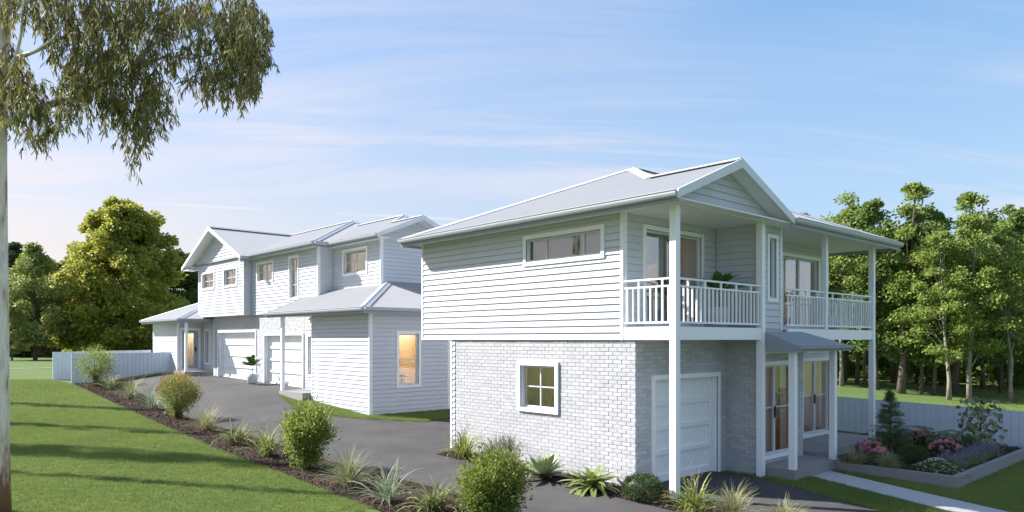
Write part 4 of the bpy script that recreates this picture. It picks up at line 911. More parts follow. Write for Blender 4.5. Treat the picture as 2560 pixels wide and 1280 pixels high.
# conifer
def conifer(u,v,hp,wp,label,seed):
    h=grow(u,v,hp,DZ); w=grow(u,v,wp,DZ); rng=np.random.default_rng(seed); n=210
    t=rng.random(n)**1.25*.97; az=rng.uniform(0,6.28,n); Rr=w/2*(1-t)**.82*(1+.16*np.sin(t*26)); paths=[([(0,0,-.05),(0,0,h)],[.03,.006])]; P=[];D=[]
    for i in range(n):
        z0=h*(.04+.95*t[i]); r=max(Rr[i]*rng.uniform(.75,1.05),.035); o=np.array([math.cos(az[i]),math.sin(az[i]),0]); b=np.array([0,0,z0]); e=b+o*r+np.array([0,0,.12*r]); paths.append(([b,e],[.005,.002]))
        m=46; s=rng.uniform(.3,1.05,m); q=b+(e-b)*s[:,None]+rng.normal(size=(m,3))*np.array([.028,.028,.016]); dd=unit(rng.normal(size=(m,3))*.7+o+np.array([0,0,.5])); P.append(q); D.append(dd)
    P=np.concatenate(P); D=np.concatenate(D); V,Q=leaf_quads(P,D,np.full(len(P),.06),np.full(len(P),.014),rng)
    return put('young_conifer',label,'conifer',u,v,[('foliage',np_mesh('foliage',V,Q,leafmat('conifer_needle',(.17,.25,.08),(.09,.15,.055)))),('trunk',tubes_mesh('trunk',paths,STEM,4))],dz=DZ)
conifer(2226,1128,152,104,'small conical conifer standing in the raised bed',71)
# tree fern
def fern(u,v,hp,label,seed):
    h=grow(u,v,hp,DZ); rng=np.random.default_rng(seed); FM=leafmat('fern_frond',(.22,.25,.10),(.14,.18,.06)); th=h*.42
    t=put('fern_palm',label,'fern',u,v,[('trunk',tubes_mesh('trunk',[([(0,0,-.05),(.01,0,th)],[.035,.025])],pmat('fern_trunk',(.09,.05,.035),.95),7))],dz=DZ)
    for i in range(11):
        az=i*2*math.pi/11+rng.uniform(-.2,.2); el=math.radians(rng.uniform(25,70)); Lf=h*rng.uniform(.75,1.05); p=np.array([0,0,th]); o=np.array([math.cos(az),math.sin(az),0]); side=np.array([-o[1],o[0],0]); P=[];D=[];W_=[];pts=[p.copy()]
        for s in range(28):
            d=o*math.cos(el)+np.array([0,0,math.sin(el)]); p=p+d*Lf/28; el-=.062; pts.append(p.copy()); f=s/27; ll=Lf*.24*math.sin(math.pi*(f*.86+.1))+.02
            for sg in (-1,1): P.append(p); D.append(side*sg+d*.45+np.array([0,0,-.25])); W_.append(ll)
        V,Q=leaf_quads(np.array(P),unit(np.array(D)),np.array(W_),np.full(len(P),.02),rng); ob('frond',np_mesh('frond',V,Q,FM),t)
    return t
fern(2334,1132,84,'pale green fern with arching fronds in front of the white fence',72)
# small broad-leaved tree
def small_tree(u,v,hp,wp,label,seed):
    h=grow(u,v,hp,DZ); w=grow(u,v,wp,DZ); rng=np.random.default_rng(seed); paths=[([(0,0,-.05),(.03,.02,h*.4),(-.02,0,h*.75),(.0,.02,h*.95)],[.022,.018,.012,.006])]
    t=put('small_leafy_tree',label,'tree',u,v,[],dz=DZ); LM=leafmat('large_soft_leaf',(.16,.20,.09),(.25,.28,.14),.3,.5); meshes=[broad_leaf(.135*k,.12*k,1.2,LM,seg=5,fold=.1,tipw=.5) for k in (.8,1,1.15)]
    for i in range(190):
        z=h*rng.uniform(.16,1.); az=rng.uniform(0,6.28); r=w/2*rng.uniform(.2,1)*(1-.45*abs(z/h-.45)); c=np.array([math.cos(az)*r,math.sin(az)*r,z]); o=ob('leaf',meshes[rng.integers(3)],t,c); o.rotation_euler=(rng.normal()*.4,rng.uniform(.1,.9),az+rng.normal()*.7)
        if i%3==0: paths.append(([(0,0,z*.82),c*np.array([.5,.5,.96]),c],[.007,.005,.003]))
    ob('trunk',tubes_mesh('trunk',paths,STEM,5),t); return t
small_tree(2452,1132,138,112,'young tree with large soft leaves by the white fence',73)
# daisies and lavender
def daisies(u,v,hp,wp,label,seed):
    h=grow(u,v,hp,DZ); w=grow(u,v,wp,DZ); rng=np.random.default_rng(seed); n=3600; x=rng.normal(size=n)*w*.24; y=rng.normal(size=n)*w*.16; hh=h*np.exp(-(x/(w*.42))**2-(y/(w*.3))**2); z=hh*rng.uniform(.25,1,n)
    D=jitter_dirs(rng,n,.6); V,Q=leaf_quads(np.stack([x,y,z],1),D,np.full(n,.05),np.full(n,.012),rng); fol=np_mesh('foliage',V,Q,leafmat('daisy_leaf',(.10,.15,.04),(.17,.20,.06)))
    m=190; i=rng.integers(0,n,m); P=[];Dp=[]
    for k in i:
        c=np.array([x[k],y[k],hh[k]*.97+.02])
        for a in range(8):
            t=a*math.pi/4; P.append(c); Dp.append(np.array([math.cos(t),math.sin(t),.25]))
    V,Q=leaf_quads(np.array(P),unit(np.array(Dp)),np.full(len(P),.024),np.full(len(P),.012),rng,0,.6); fl=np_mesh('daisy_flowers',V,Q,pmat('white_petal',(.8,.8,.76),.7,trans=.2))
    return put('daisy_bush',label,'flowers',u,v,[('foliage',fol),('daisy_flowers',fl)],dz=DZ,rz=.6)
daisies(2345,1184,36,150,'low mound of white daisies at the corner of the raised bed',81)
LAV=leafmat('lavender_flower',(.20,.16,.30),(.27,.23,.38),.2)
def lavender(x,y,label,seed,h=.42,w=.62):
    rng=np.random.default_rng(seed); z=float(g(x,y))+DZ; P=[];D=[];FP=[];FD=[]
    for i in range(230):
        az=rng.uniform(0,6.28); el=math.radians(rng.uniform(45,88)); Ls=h*rng.uniform(.65,1.05); d=np.array([math.cos(az)*math.cos(el),math.sin(az)*math.cos(el),math.sin(el)]); b=np.array([rng.normal()*w*.2,rng.normal()*w*.2,0])
        for t in np.linspace(.15,.78,9):
            q=rng.normal(size=3); P.append(b+d*Ls*t); D.append(d*.6+q/np.linalg.norm(q)*.7)
        if i%3==0:
            for t in np.linspace(.84,1.05,8):
                q=rng.normal(size=3); FP.append(b+d*Ls*t); FD.append(d*.6+q/np.linalg.norm(q)*.6)
    V,Q=leaf_quads(np.array(P),unit(np.array(D)),np.full(len(P),.06),np.full(len(P),.011),rng); V2,Q2=leaf_quads(np.array(FP),unit(np.array(FD)),np.full(len(FP),.026),np.full(len(FP),.015),rng)
    return put('lavender_bush',label,'flowers',0,0,[('foliage',np_mesh('foliage',V,Q,leafmat('lavender_leaf',(.15,.20,.08),(.22,.26,.12)))),('flower_spikes',np_mesh('flower_spikes',V2,Q2,LAV))],'lavender row along the concrete edging',xyz=(x,y,z))
for i,nm in enumerate(('nearest the daisies','second from the daisies','third from the daisies','fourth from the daisies','fifth from the daisies','sixth from the daisies')):
    lavender(18.75+i*.62,5.45+(.08 if i%2 else 0),'purple lavender bush '+nm+' along the concrete edging',90+i)
# ------------------------------------------------------------------ trees
BARK=pmat('grey_brown_bark',(.16,.125,.095),.95,var=.8,vs_=5,col2=(.07,.055,.045),bump=.8,bs=14,dist=.05,stretch=(1,1,.25))
BIRCH=pmat('pale_bark',(.36,.32,.26),.9,var=.9,vs_=4,col2=(.10,.085,.07),bump=.5,bs=14,dist=.04,stretch=(1,1,.4))
L_WOOD=leafmat('wood_leaf',(.38,.45,.10),(.13,.20,.045),.5); L_WOOD2=leafmat('wood_leaf_green',(.29,.38,.10),(.10,.17,.05),.5); L_LIND=leafmat('linden_leaf',(.50,.49,.09),(.24,.27,.045),.5); L_DARK=leafmat('dark_tree_leaf',(0.194,0.248,0.065),(0.065,0.108,0.032),.3); L_MAPLE=leafmat('olive_tree_leaf',(0.410,0.432,0.130),(0.194,0.259,0.065),.35); L_PINE=leafmat('pine_needle',(0.140,0.194,0.065),(0.054,0.097,0.039),.2); L_BROWN=leafmat('bronze_leaf',(0.240,0.165,0.075),(0.105,0.090,0.045),.3)
def tree_meshes(seed,H,cb,rx,prof,nc,per,leaf,lm,tr,barkm,cr=.62,lean=(0,0),flat=.6,limbs=18,core=.25):
    """tapered trunk with limbs to the leaf clumps; clumps keep gaps between them"""
    rng=np.random.default_rng(seed); t=rng.random(nc)**.9; az=rng.uniform(0,6.28,nc)+0.
    pr=np.interp(t,[p[0] for p in prof],[p[1] for p in prof]); rr=rx*pr*(core+(1-core)*rng.random(nc)**.45)*(1+.13*rng.normal(size=nc))
    z=cb+(H-cb)*t; cx=lean[0]*z/H; cy=lean[1]*z/H
    Pc=np.stack([cx+np.cos(az)*rr,cy+np.sin(az)*rr,z],1); size=cr*rng.uniform(.6,1.35,nc)*(.55+.45*pr)
    k=np.repeat(np.arange(nc),per); n=len(k); q=unit(rng.normal(size=(n,3)))*(rng.random(n)**.45)[:,None]; q[:,2]=q[:,2]*flat-.25*(q[:,0]**2+q[:,1]**2)
    P=Pc[k]+q*size[k][:,None]; outd=unit(q*np.array([1,1,.5])+np.stack([np.cos(az[k]),np.sin(az[k]),np.zeros(n)],1)*.4)
    D=jitter_dirs(rng,n,-.15,outd,.7); V,Q=leaf_quads(P,D,leaf*rng.uniform(.6,1.35,n),leaf*.72*rng.uniform(.7,1.2,n),rng,.1,.5)
    crown=np_mesh('crown',V,Q,lm)
    pts=[];rad=[]
    for i in range(9):
        f=i/8; zt_=f*H*.93; pts.append((lean[0]*zt_/H+rng.normal()*.05*H/11*(i>0),lean[1]*zt_/H+rng.normal()*.05*H/11*(i>0),zt_-.15 if i==0 else zt_)); rad.append(max(tr*(1-f)**.8*(1.35 if i==0 else 1),.02))
    paths=[(pts,rad)]
    for i in rng.choice(nc,min(limbs,nc),replace=False):
        c=Pc[i]; zb=max(cb*.7,c[2]*rng.uniform(.6,.85)); b=np.array([lean[0]*zb/H,lean[1]*zb/H,zb]); m=b*.45+c*.55+np.array([0,0,.06*H*.3]); r0=tr*.38*(1-zb/H)+.02; paths.append(([b,m,c],[r0,r0*.6,.012]))
    return crown,tubes_mesh('trunk',paths,barkm,7)
P_OV=[(0,.55),(.15,.9),(.45,1),(.75,.75),(1,.12)]; P_SL=[(0,.5),(.2,.85),(.5,.95),(.8,.7),(1,.18)]; P_CO=[(0,1),(.3,.75),(.7,.4),(1,.04)]; P_LI=[(0,.92),(.2,1.03),(.4,.95),(.6,.8),(.75,.62),(.9,.4),(1,.14)]
WOODS=[tree_meshes(101,11.2,2.4,1.75,P_SL,52,170,.18,L_WOOD,.14,BIRCH,.72,(.5,.2),core=.15),tree_meshes(102,10.4,2.0,1.7,P_OV,48,170,.18,L_WOOD2,.11,BARK,.72,(-.3,.3),core=.15),tree_meshes(103,11.6,2.8,1.9,P_SL,54,180,.18,L_WOOD,.20,BARK,.75,(.9,-.5),core=.15),tree_meshes(104,9.6,1.4,1.6,P_OV,46,170,.18,L_WOOD2,.09,BARK,.7,(.1,-.4),core=.15),tree_meshes(105,10.8,3.0,1.7,P_SL,44,170,.18,L_WOOD,.11,BIRCH,.75,(-.4,-.2),core=.15),tree_meshes(106,11.0,3.6,1.3,P_SL,34,160,.18,L_WOOD2,.085,BARK,.65,(.3,.5),core=.1)]
def tree(name,label,x,y,me,rz=0.,sc=1.,group=None,z=None,cat='tree'):
    zz_=float(g(x,y)) if z is None else z
    zz_+=.35*math.exp(-((x-41)/9)**2-((y-19)/6)**2)
    t=thing(name,label,cat,(x,y,zz_-.03),group,rz); t.scale=(sc,)*3
    ob('crown',me[0],t); ob('trunk',me[1],t); return t
# front row of the wood, placed on the feet seen above the white fence
row=[(2252,992,2,1.0,'leaning thick-trunked tree behind the conifer at the edge of the wood'),(2372,1004,0,.84,'slim pale-trunked tree right of the leaning tree'),(2424,1004,0,.92,'pale-trunked tree with a scarred foot at the edge of the wood'),(2528,1008,4,.92,'pale-trunked tree nearest the right edge of the picture'),(2194,986,1,1.0,'dark thin tree just right of the end post of the house'),(2303,992,3,1.05,'dark thin tree between the leaning tree and the pale slim tree'),(2334,994,1,.98,'second dark thin tree right of the leaning tree'),(2384,990,2,.95,'dark trunk rising behind the slim pale tree'),(2500,986,3,1.1,'broad leafy tree near the right edge of the wood'),(2104,980,4,.98,'tree seen between the canopy post and the end post'),(2142,972,1,.95,'thin tree left of the end post of the house'),(2575,996,1,1.0,'leafy tree at the very right edge of the picture')]
for i,(u,v,k,s,lb) in enumerate(row):
    x,y,z,d=gp(u,v); tree('woodland_tree',lb,x,y,WOODS[k],i*1.7,s*.92*d/37,'trees at the edge of the right-hand wood')
rng0=random.Random(8)
LW='slender leafy tree in the depth of the wood behind the white fence'
for i in range(84):
    d=rng0.uniform(41,52) if i<40 else rng0.uniform(52,80); k=rng0.uniform(.36,.80) if i<40 else rng0.uniform(.30,.82)
    x,y=cT*d+sT*k*d,sT*d-cT*k*d; me=WOODS[rng0.choice((1,3,4,5,5))] if i<40 else WOODS[rng0.randrange(6)]
    tree('woodland_tree',LW if i>=40 else 'thin-trunked tree just behind the front row of the wood',x,y,me,rng0.uniform(0,6.28),rng0.uniform(.8,1.0)*(1+(d-44)/110),'trees deep in the right-hand wood' if i>=40 else 'thin trees behind the front row of the wood')
# trees far behind the lawn on the left
LIND=tree_meshes(111,17.4,.9,6.3,P_LI,250,250,.38,L_LIND,.42,BARK,1.35,limbs=30,core=.3)
DARKT=tree_meshes(112,12.6,.8,3.6,P_OV,70,300,.33,L_DARK,.25,BARK,1.2)
GREENT=tree_meshes(113,12.0,.5,3.6,P_OV,70,300,.33,leafmat('mid_green_leaf',(0.281,0.375,0.085),(0.112,0.188,0.048),.35),.25,BARK,1.2)
MAPLE=tree_meshes(114,11.6,1.9,2.9,[(0,.75),(.25,1),(.6,.8),(1,.1)],64,260,.27,L_MAPLE,.17,BARK,1.0)
PINE=tree_meshes(115,15.0,1.0,3.6,P_CO,90,260,.30,L_PINE,.28,BARK,1.1,flat=.35)
BRON=tree_meshes(116,10.8,.4,2.2,P_CO,60,230,.28,L_BROWN,.2,BARK,.9,flat=.4)
def at(u,d): k=(u-1280)/FPX; return cT*d+sT*k*d,sT*d-cT*k*d
for nm,lb,u,d,me,rz,s in [('linden_tree','huge sunlit yellow-green tree left of the rear house',312,80,LIND,.4,1.0),('maple_tree','olive tree with a clear trunk at the back of the lawn',88,74,MAPLE,1.,1.0),('pine_tree','dark pine partly behind the eucalyptus trunk',38,86,PINE,0,.92),('bronze_conifer','bronze brown conifer between the olive tree and the huge tree',143,84,BRON,2,1.0),('leafy_tree','mid-green tree just left of the huge sunlit tree',178,90,GREENT,1.2,1.02),('leafy_tree','dark tree between the huge sunlit tree and the gable',432,92,DARKT,.3,1.05),('leafy_tree','dark tree right behind the gable of the rear house',478,94,DARKT,2.1,1.02),('leafy_tree','green tree low behind the pine at the left edge',60,90,GREENT,3,.8),('leafy_tree','small pale tree beside the eucalyptus trunk at the back of the lawn',30,72,MAPLE,4,.5),('leafy_tree','dark tree behind the olive tree',112,95,DARKT,5,.95)]:
    x,y=at(u,d); tree(nm,lb,x,y,me,rz,s)
rng1=random.Random(21)
for i in range(16):
    u=rng1.uniform(-150,560); d=rng1.uniform(96,125); x,y=at(u,d); tree('leafy_tree','dark tree in the far row closing off the lawn on the left',x,y,(DARKT,GREENT,PINE)[rng1.randrange(3)],rng1.uniform(0,6),rng1.uniform(.75,1.0),'far row behind the lawn')
UND=tree_meshes(117,3.2,.0,2.4,[(0,1),(.5,.9),(1,.3)],40,170,.3,L_DARK,.08,BARK,.9)
for i in range(15):
    u=20+i*32+rng1.uniform(-8,8); d=rng1.uniform(86,94); x,y=at(u,d); tree('undergrowth_bush','dark bush in the undergrowth below the trees behind the lawn',x,y,UND,rng1.uniform(0,6),rng1.uniform(.7,1.1),'undergrowth behind the lawn',cat='bush')
for i in range(20):
    k=.40+i*.02+rng1.uniform(-.008,.008); d=rng1.uniform(62,76); x,y=cT*d+sT*k*d,sT*d-cT*k*d; tree('undergrowth_bush','dark bush in the undergrowth of the right-hand wood',x,y,UND,rng1.uniform(0,6),rng1.uniform(.8,1.2),'undergrowth of the right-hand wood',cat='bush')
UND2=tree_meshes(118,2.6,.0,1.5,[(0,.9),(.5,.9),(1,.3)],34,150,.19,L_WOOD2,.05,BARK,.6)
for i in range(26):
    k=.40+i*.0155+rng1.uniform(-.006,.006); d=rng1.uniform(46,60); x,y=cT*d+sT*k*d,sT*d-cT*k*d; tree('undergrowth_bush','light green bush between the trunks of the right-hand wood',x,y,UND2,rng1.uniform(0,6),rng1.uniform(.6,1.2),'light bushes between the trunks of the right-hand wood',cat='bush')
# trees left of the picture whose shadows stripe the lawn
for i,(d,o_,s,wd) in enumerate([(16.2,2.6,.8,.14),(19.3,3.4,.95,.17),(23.5,3.8,.9,.2),(28.5,3.,.9,.28),(20.4,8.2,1.45,.26)]):
    l=-.708*d-o_; x,y=cT*d+sT*l,sT*d-cT*l; t_=tree('garden_tree','slender tree left of the picture whose shadow falls across the lawn',x,y,WOODS[i%5],i*1.3,s,'trees left of the lawn'); t_.scale=(s*wd,s*wd,s)

# ------------------------------------------------------------------ eucalyptus at the left edge
GD=12.2
def gq(u,v,dd=0.):
    d=GD+dd; k=(u-1280)/FPX; return np.array([cT*d+sT*k*d,sT*d-cT*k*d,EYE+(V0-v)*d/FPX])
gb=gq(-28,0); gz=float(g(gb[0],gb[1]))
GT=thing('eucalyptus_tree','smooth pale-barked eucalyptus with drooping leaves at the left edge','tree',(gb[0],gb[1],gz))
def gumbark():
    m=bpy.data.materials.new('eucalyptus_bark'); m.use_nodes=True; t=m.node_tree; n=t.nodes; l=t.links; b=n['Principled BSDF']; b.inputs['Roughness'].default_value=.75
    tcn=n.new('ShaderNodeTexCoord'); mpn=n.new('ShaderNodeMapping'); mpn.inputs['Scale'].default_value=(3.2,3.2,.8); l.new(tcn.outputs['Object'],mpn.inputs[0])
    n1=n.new('ShaderNodeTexNoise'); n1.inputs['Scale'].default_value=1.6; n1.inputs['Detail'].default_value=7; l.new(mpn.outputs[0],n1.inputs['Vector'])
    cr=n.new('ShaderNodeValToRGB'); e=cr.color_ramp.elements; e[0].position=.32; e[0].color=(.20,.12,.07,1); e[1].position=.44; e[1].color=(.66,.58,.46,1); q=e.new(.56); q.color=(.76,.71,.61,1); q=e.new(.68); q.color=(.50,.49,.44,1)
    l.new(n1.outputs[0],cr.inputs[0])
    # stringy red-brown bark still clings to the foot of the trunk
    sx=n.new('ShaderNodeSeparateXYZ'); l.new(tcn.outputs['Object'],sx.inputs[0]); n2=n.new('ShaderNodeTexNoise'); n2.inputs['Scale'].default_value=6; l.new(mpn.outputs[0],n2.inputs['Vector'])
    a=n.new('ShaderNodeMath'); a.operation='MULTIPLY_ADD'; l.new(n2.outputs[0],a.inputs[0]); a.inputs[1].default_value=-1.6; l.new(sx.outputs[2],a.inputs[2])
    mr=n.new('ShaderNodeMapRange'); mr.inputs[1].default_value=.55; mr.inputs[2].default_value=-.25; l.new(a.outputs[0],mr.inputs[0])
    mi=n.new('ShaderNodeMixRGB'); mi.inputs[2].default_value=(.21,.105,.06,1); l.new(mr.outputs[0],mi.inputs[0]); l.new(cr.outputs[0],mi.inputs[1]); l.new(mi.outputs[0],b.inputs['Base Color'])
    bp=n.new('ShaderNodeBump'); bp.inputs['Strength'].default_value=.5; bp.inputs['Distance'].default_value=.03; l.new(n1.outputs[0],bp.inputs['Height']); l.new(bp.outputs[0],b.inputs['Normal']); return m
GUM=gumbark()
rg=np.random.default_rng(77)
tp=[np.array([gb[0],gb[1],gz-.2]),gq(-26,1180),gq(-25,1000),gq(-25,800),gq(-26,600),gq(-26,400),gq(-24,300),gq(-14,190),gq(-2,90),gq(4,0),gq(8,-160),gq(0,-420),gq(10,-760)]
tr_=[.33,.29,.275,.265,.255,.245,.235,.18,.16,.15,.13,.09,.03]
MB().tube([tuple(p) for p in tp],tr_,14).build('trunk',GUM,GT,True)
LIMBS=[([(-10,325,0),(40,292,.1),(110,268,.2),(175,240,.3),(270,195,.35),(330,165,.4),(378,112,.5),(405,55,.6),(425,-20,.7),(450,-160,.8)],.075),
([(150,250,.3),(215,235,.1),(250,205,-.2),(300,190,-.4)],.035),([(300,180,.35),(360,160,.6),(420,140,.8),(480,148,1.),(560,128,1.1)],.04),
([(378,112,.5),(440,70,.4),(520,50,.3),(600,40,.2)],.03),([(0,210,0),(38,150,-.2),(52,90,-.3),(58,20,-.3),(66,-60,-.2)],.04),([(38,140,-.2),(85,130,-.4),(130,100,-.5),(160,60,-.6)],.028),([(60,140,-.1),(110,120,.3),(170,85,.5),(230,40,.6)],.03),
([(300,190,.3),(340,230,.3),(370,290,.2),(352,350,.1),(338,410,.1)],.018),([(400,170,.6),(415,230,.6),(432,265,.6),(425,320,.6)],.012),([(480,148,1.),(520,180,1.),(540,215,1.)],.015),([(560,128,1.1),(600,160,1.),(630,200,1.),(640,240,.9)],.016),([(600,40,.2),(650,60,.2),(668,110,.2)],.016),([(110,268,.2),(120,300,.1),(110,330,0)],.012),([(50,285,.1),(45,320,.2),(50,350,.2)],.012),
([(8,-120,0),(120,-150,.3),(260,-140,.6),(420,-110,.7)],.06),([(20,20,.1),(140,-20,.6),(260,0,.9),(380,10,1.2)],.045)]
for i,(pts,r0) in enumerate(LIMBS):
    P=[gq(*p) for p in pts]; n_=len(P); MB().tube([tuple(p) for p in P],[max(.006,r0*(1-.75*j/(n_-1))) for j in range(n_)],8).build('branch',GUM,GT,True)
# leaf masses: (u,v,ru,rv,count,depth)
MASS=[(60,10,110,45,650,0),(170,40,110,55,900,.3),(290,30,130,55,1000,.4),(420,25,120,50,900,.5),(540,20,110,45,800,.5),(610,70,70,70,900,.3),(620,150,60,75,900,.6),(560,130,80,70,800,.9),(480,90,90,70,700,.8),(610,215,45,55,420,.8),(540,210,45,40,330,1.),(640,100,45,70,420,.2),(500,190,45,45,280,1.),
(360,80,90,70,800,.2),(260,100,90,70,900,.0),(180,110,70,55,600,.3),(220,180,75,55,800,.1),(300,180,70,50,700,.4),(390,170,60,50,500,.7),(170,215,45,55,450,0),(230,235,60,45,500,.2),(330,240,65,45,650,.3),(350,290,55,45,500,.2),(335,345,40,40,260,.1),(330,395,20,30,70,.1),(420,300,22,50,110,.6),(390,240,45,30,280,.5),(280,270,40,35,260,.2),
(25,165,50,45,420,-.1),(40,225,50,50,450,.0),(80,235,40,45,330,.1),(20,285,25,45,170,.1),(55,320,20,35,110,.2),(105,300,40,45,300,.1),(135,300,20,50,140,.0),(90,340,25,25,90,.1),(180,285,25,30,90,0),(215,300,15,20,40,0),
(120,-90,160,60,700,.3),(330,-80,180,60,700,.5),(540,-70,140,50,500,.5),(20,-200,200,120,700,0),(250,-260,250,120,800,.3)]
LP=[];LD=[];LL=[]; tw=[]
for (u,v,ru,rv,cnt,dd) in MASS:
    nt_=max(3,cnt//10)
    for k in range(nt_):
        a=rg.uniform(0,6.28); r=math.sqrt(rg.random()); uu=u+ru*r*math.cos(a); vv=v+rv*r*math.sin(a)
        # a hanging twig with leaves along it
        b=gq(uu,vv-18,dd+rg.normal()*.55); ln=rg.uniform(.18,.42); h=rg.normal(size=3)*.35; h[2]=-1; h/=np.linalg.norm(h); e=b+h*ln; tw.append(([b,e],[.004,.002]))
        for j in range(14):
            t=rg.random(); q=rg.normal(size=3)*.5; q[2]-=1.15; LP.append(b+(e-b)*t); LD.append(q); LL.append(rg.uniform(.09,.19))
LP=np.array(LP); LD=unit(np.array(LD)); LL=np.array(LL)
V,T=curved_leaf_quads(LP,LD,LL,.0205*rg.uniform(.7,1.35,len(LL)),rg,.25)
gl=np.array(GT.location); G_GUM=leafmat('eucalyptus_leaf',(0.31,0.30,0.085),(0.09,0.09,0.032),.42,.6)
ob('crown',np_mesh('crown',V-gl,T,G_GUM),GT)
tm=tubes_mesh('twigs',[([p-gl for p in a],b) for a,b in tw],pmat('reddish_twig',(.19,.10,.06),.8),3); ob('twigs',tm,GT)

# ------------------------------------------------------------------ mulch chips and grass
def chips(name,label,poly,n,seed,off):
    rng=np.random.default_rng(seed); xs=[p[0] for p in poly]; ys=[p[1] for p in poly]
    X=[];Y=[]
    pa=np.array(poly)
    def inside(x,y):
        r=np.zeros(len(x),bool); j=len(pa)-1
        for i in range(len(pa)):
            c=((pa[i,1]>y)!=(pa[j,1]>y))&(x<(pa[j,0]-pa[i,0])*(y-pa[i,1])/(pa[j,1]-pa[i,1]+1e-12)+pa[i,0]); r^=c; j=i
        return r
    x=rng.uniform(min(xs),max(xs),n*6); y=rng.uniform(max(min(ys),4),max(ys),n*6); m=inside(x,y); x,y=x[m][:n],y[m][:n]; k=len(x)
    P=np.stack([x,y,g(x,y)+off+rng.uniform(0,.018,k)],1); D=rng.normal(size=(k,3)); D[:,2]*=.25; D=unit(D); Vc,Qc=leaf_quads(P,D,rng.uniform(.03,.085,k),rng.uniform(.012,.03,k),rng,.0,.5)
    o=ob(name,np_mesh(name,Vc,Qc,CHIP)); return tag(o,label,'mulch',kind='stuff')
chips('bark_chips','brown bark chips covering the long bed beside the driveway',bed_l,26000,3,.03)
chips('bark_chips','brown bark chips in the bed along the brick wall',bed_r,7000,4,.032)
chips('bark_chips','dark bark chips in the raised flower bed',[(BX0+.1,BY0+.1),(BX1,BY0+.1),(BX1,8.1),(BX0+.1,8.1)],7000,5,.14)
GR=leafmat('lawn_blade',(0.205,0.275,0.068),(0.31,0.365,0.105),.3,.6)
# the lawn is not one green: drier and lusher patches metres across
_t=GR.node_tree; _b=_t.nodes['Principled BSDF']; _src=_b.inputs['Base Color'].links[0].from_socket
_ge=_t.nodes.new('ShaderNodeNewGeometry'); _nz=_t.nodes.new('ShaderNodeTexNoise'); _nz.inputs['Scale'].default_value=.55; _nz.inputs['Detail'].default_value=5; _t.links.new(_ge.outputs['Position'],_nz.inputs['Vector'])
_mr=_t.nodes.new('ShaderNodeMapRange'); _mr.inputs[1].default_value=.35; _mr.inputs[2].default_value=.68; _mr.inputs[4].default_value=.75; _t.links.new(_nz.outputs[0],_mr.inputs[0])
_mi=_t.nodes.new('ShaderNodeMixRGB'); _mi.blend_type='MULTIPLY'; _mi.inputs[2].default_value=(.52,.66,.62,1); _t.links.new(_mr.outputs[0],_mi.inputs[0]); _t.links.new(_src,_mi.inputs[1]); _t.links.new(_mi.outputs[0],_b.inputs['Base Color'])
def tuft(seed,h,n,r):
    rng=np.random.default_rng(seed); P=np.stack([rng.normal(size=n)*r,rng.normal(size=n)*r,np.zeros(n)],1); D=rng.normal(size=(n,3))*.45; D[:,2]=1; D=unit(D); V,Q=leaf_quads(P,D,h*rng.uniform(.45,1.35,n),np.full(n,.007),rng,.15,.35); o=bpy.data.objects.new('grass_tuft',np_mesh('grass_tuft',V,Q,GR)); return o
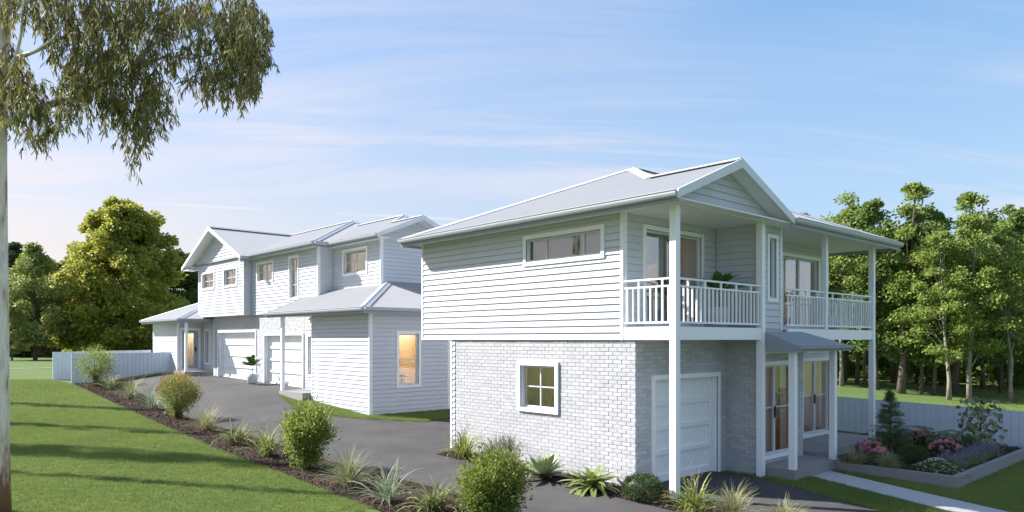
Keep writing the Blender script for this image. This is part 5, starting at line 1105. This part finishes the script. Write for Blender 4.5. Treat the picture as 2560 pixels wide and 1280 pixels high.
def grass(name,label,poly,density,h,seed,off=.0):
    o=sheet(name,poly,GRASSG,off,1.0); tf=tuft(seed,h,16,.035)
    gnt=bpy.data.node_groups.new(name,'GeometryNodeTree'); gnt.interface.new_socket('Geometry',in_out='INPUT',socket_type='NodeSocketGeometry'); gnt.interface.new_socket('Geometry',in_out='OUTPUT',socket_type='NodeSocketGeometry')
    n=gnt.nodes; l=gnt.links; gi=n.new('NodeGroupInput'); go=n.new('NodeGroupOutput'); dp_=n.new('GeometryNodeDistributePointsOnFaces'); dp_.inputs['Density'].default_value=density; dp_.inputs['Seed'].default_value=seed
    oi=n.new('GeometryNodeObjectInfo'); oi.inputs['Object'].default_value=tf; oi.inputs['As Instance'].default_value=True; ip=n.new('GeometryNodeInstanceOnPoints'); rv=n.new('FunctionNodeRandomValue'); rv.data_type='FLOAT_VECTOR'; rv.inputs[0].default_value=(-.15,-.15,0); rv.inputs[1].default_value=(.15,.15,6.28); rs=n.new('FunctionNodeRandomValue'); rs.data_type='FLOAT'
    fl=[i for i in rs.inputs if i.type=='VALUE']; fl[0].default_value=.6; fl[1].default_value=1.25
    l.new(gi.outputs[0],dp_.inputs['Mesh']); l.new(dp_.outputs['Points'],ip.inputs['Points']); l.new(oi.outputs['Geometry'],ip.inputs['Instance']); l.new(rv.outputs[0],ip.inputs['Rotation']); l.new([x for x in rs.outputs if x.type=='VALUE'][0],ip.inputs['Scale']); l.new(ip.outputs[0],go.inputs[0])
    md=o.modifiers.new('grass','NODES'); md.node_group=gnt; return tag(o,label,'grass',kind='stuff')
grass('lawn_grass','short mown grass of the wide lawn on the left',[(-6,6)]+[(x+.035,y) for x,y in lawn_edge if y>6 and y<31]+[(7.65,31),(-14,31)],420,.05,1)
grass('far_lawn_grass','mown grass of the lawn in front of the left fences',[(-20,31),(7.6,31),(8.0,36),(8.3,42),(8.1,46),(-22,60)],190,.055,2)
yard=[(15.25,9.1),(15.45,8.3),(15.45,7.6),(16.25,7.6),(15.7,6.0),(15.1,4.2),(14.2,1.2),(13.3,-1),(13.05,-1),(14.05,3.5),(14.3,5.3),(14.55,6.2),(14.9,7.2),(15.2,8.2)]
grass('yard_grass','strip of shaded grass between the garage driveway and the path',yard,650,.06,3,.004)
grass('yard_grass','shaded grass between the path and the raised bed',[(17.35,7.6),(17.55,7.6),(17.53,4.98),(24.7,4.98),(24.7,1),(15.4,1.2),(16.2,3.9),(16.8,5.9)],520,.06,4,.004)
grass('room_grass','grass strip along the foot of the rear house',[(12.6,25.7),(13.12,25.7),(13.12,21.4),(22,21.4),(22,20.4),(17.0,20.6)]+grass_r[::-1]+grass_l[::-1],420,.07,5,.02)
grass('fence_grass','grass at the foot of the near left fence',[(10.9,41.3),(13.2,41.4),(13.2,42.0),(9.2,42.0)],300,.08,6,.02)
grass('wood_grass','rough grass between the white fence and the wood',[(25,-2),(46,2),(52,22),(40,28),(25,14)],45,.12,7,.0)
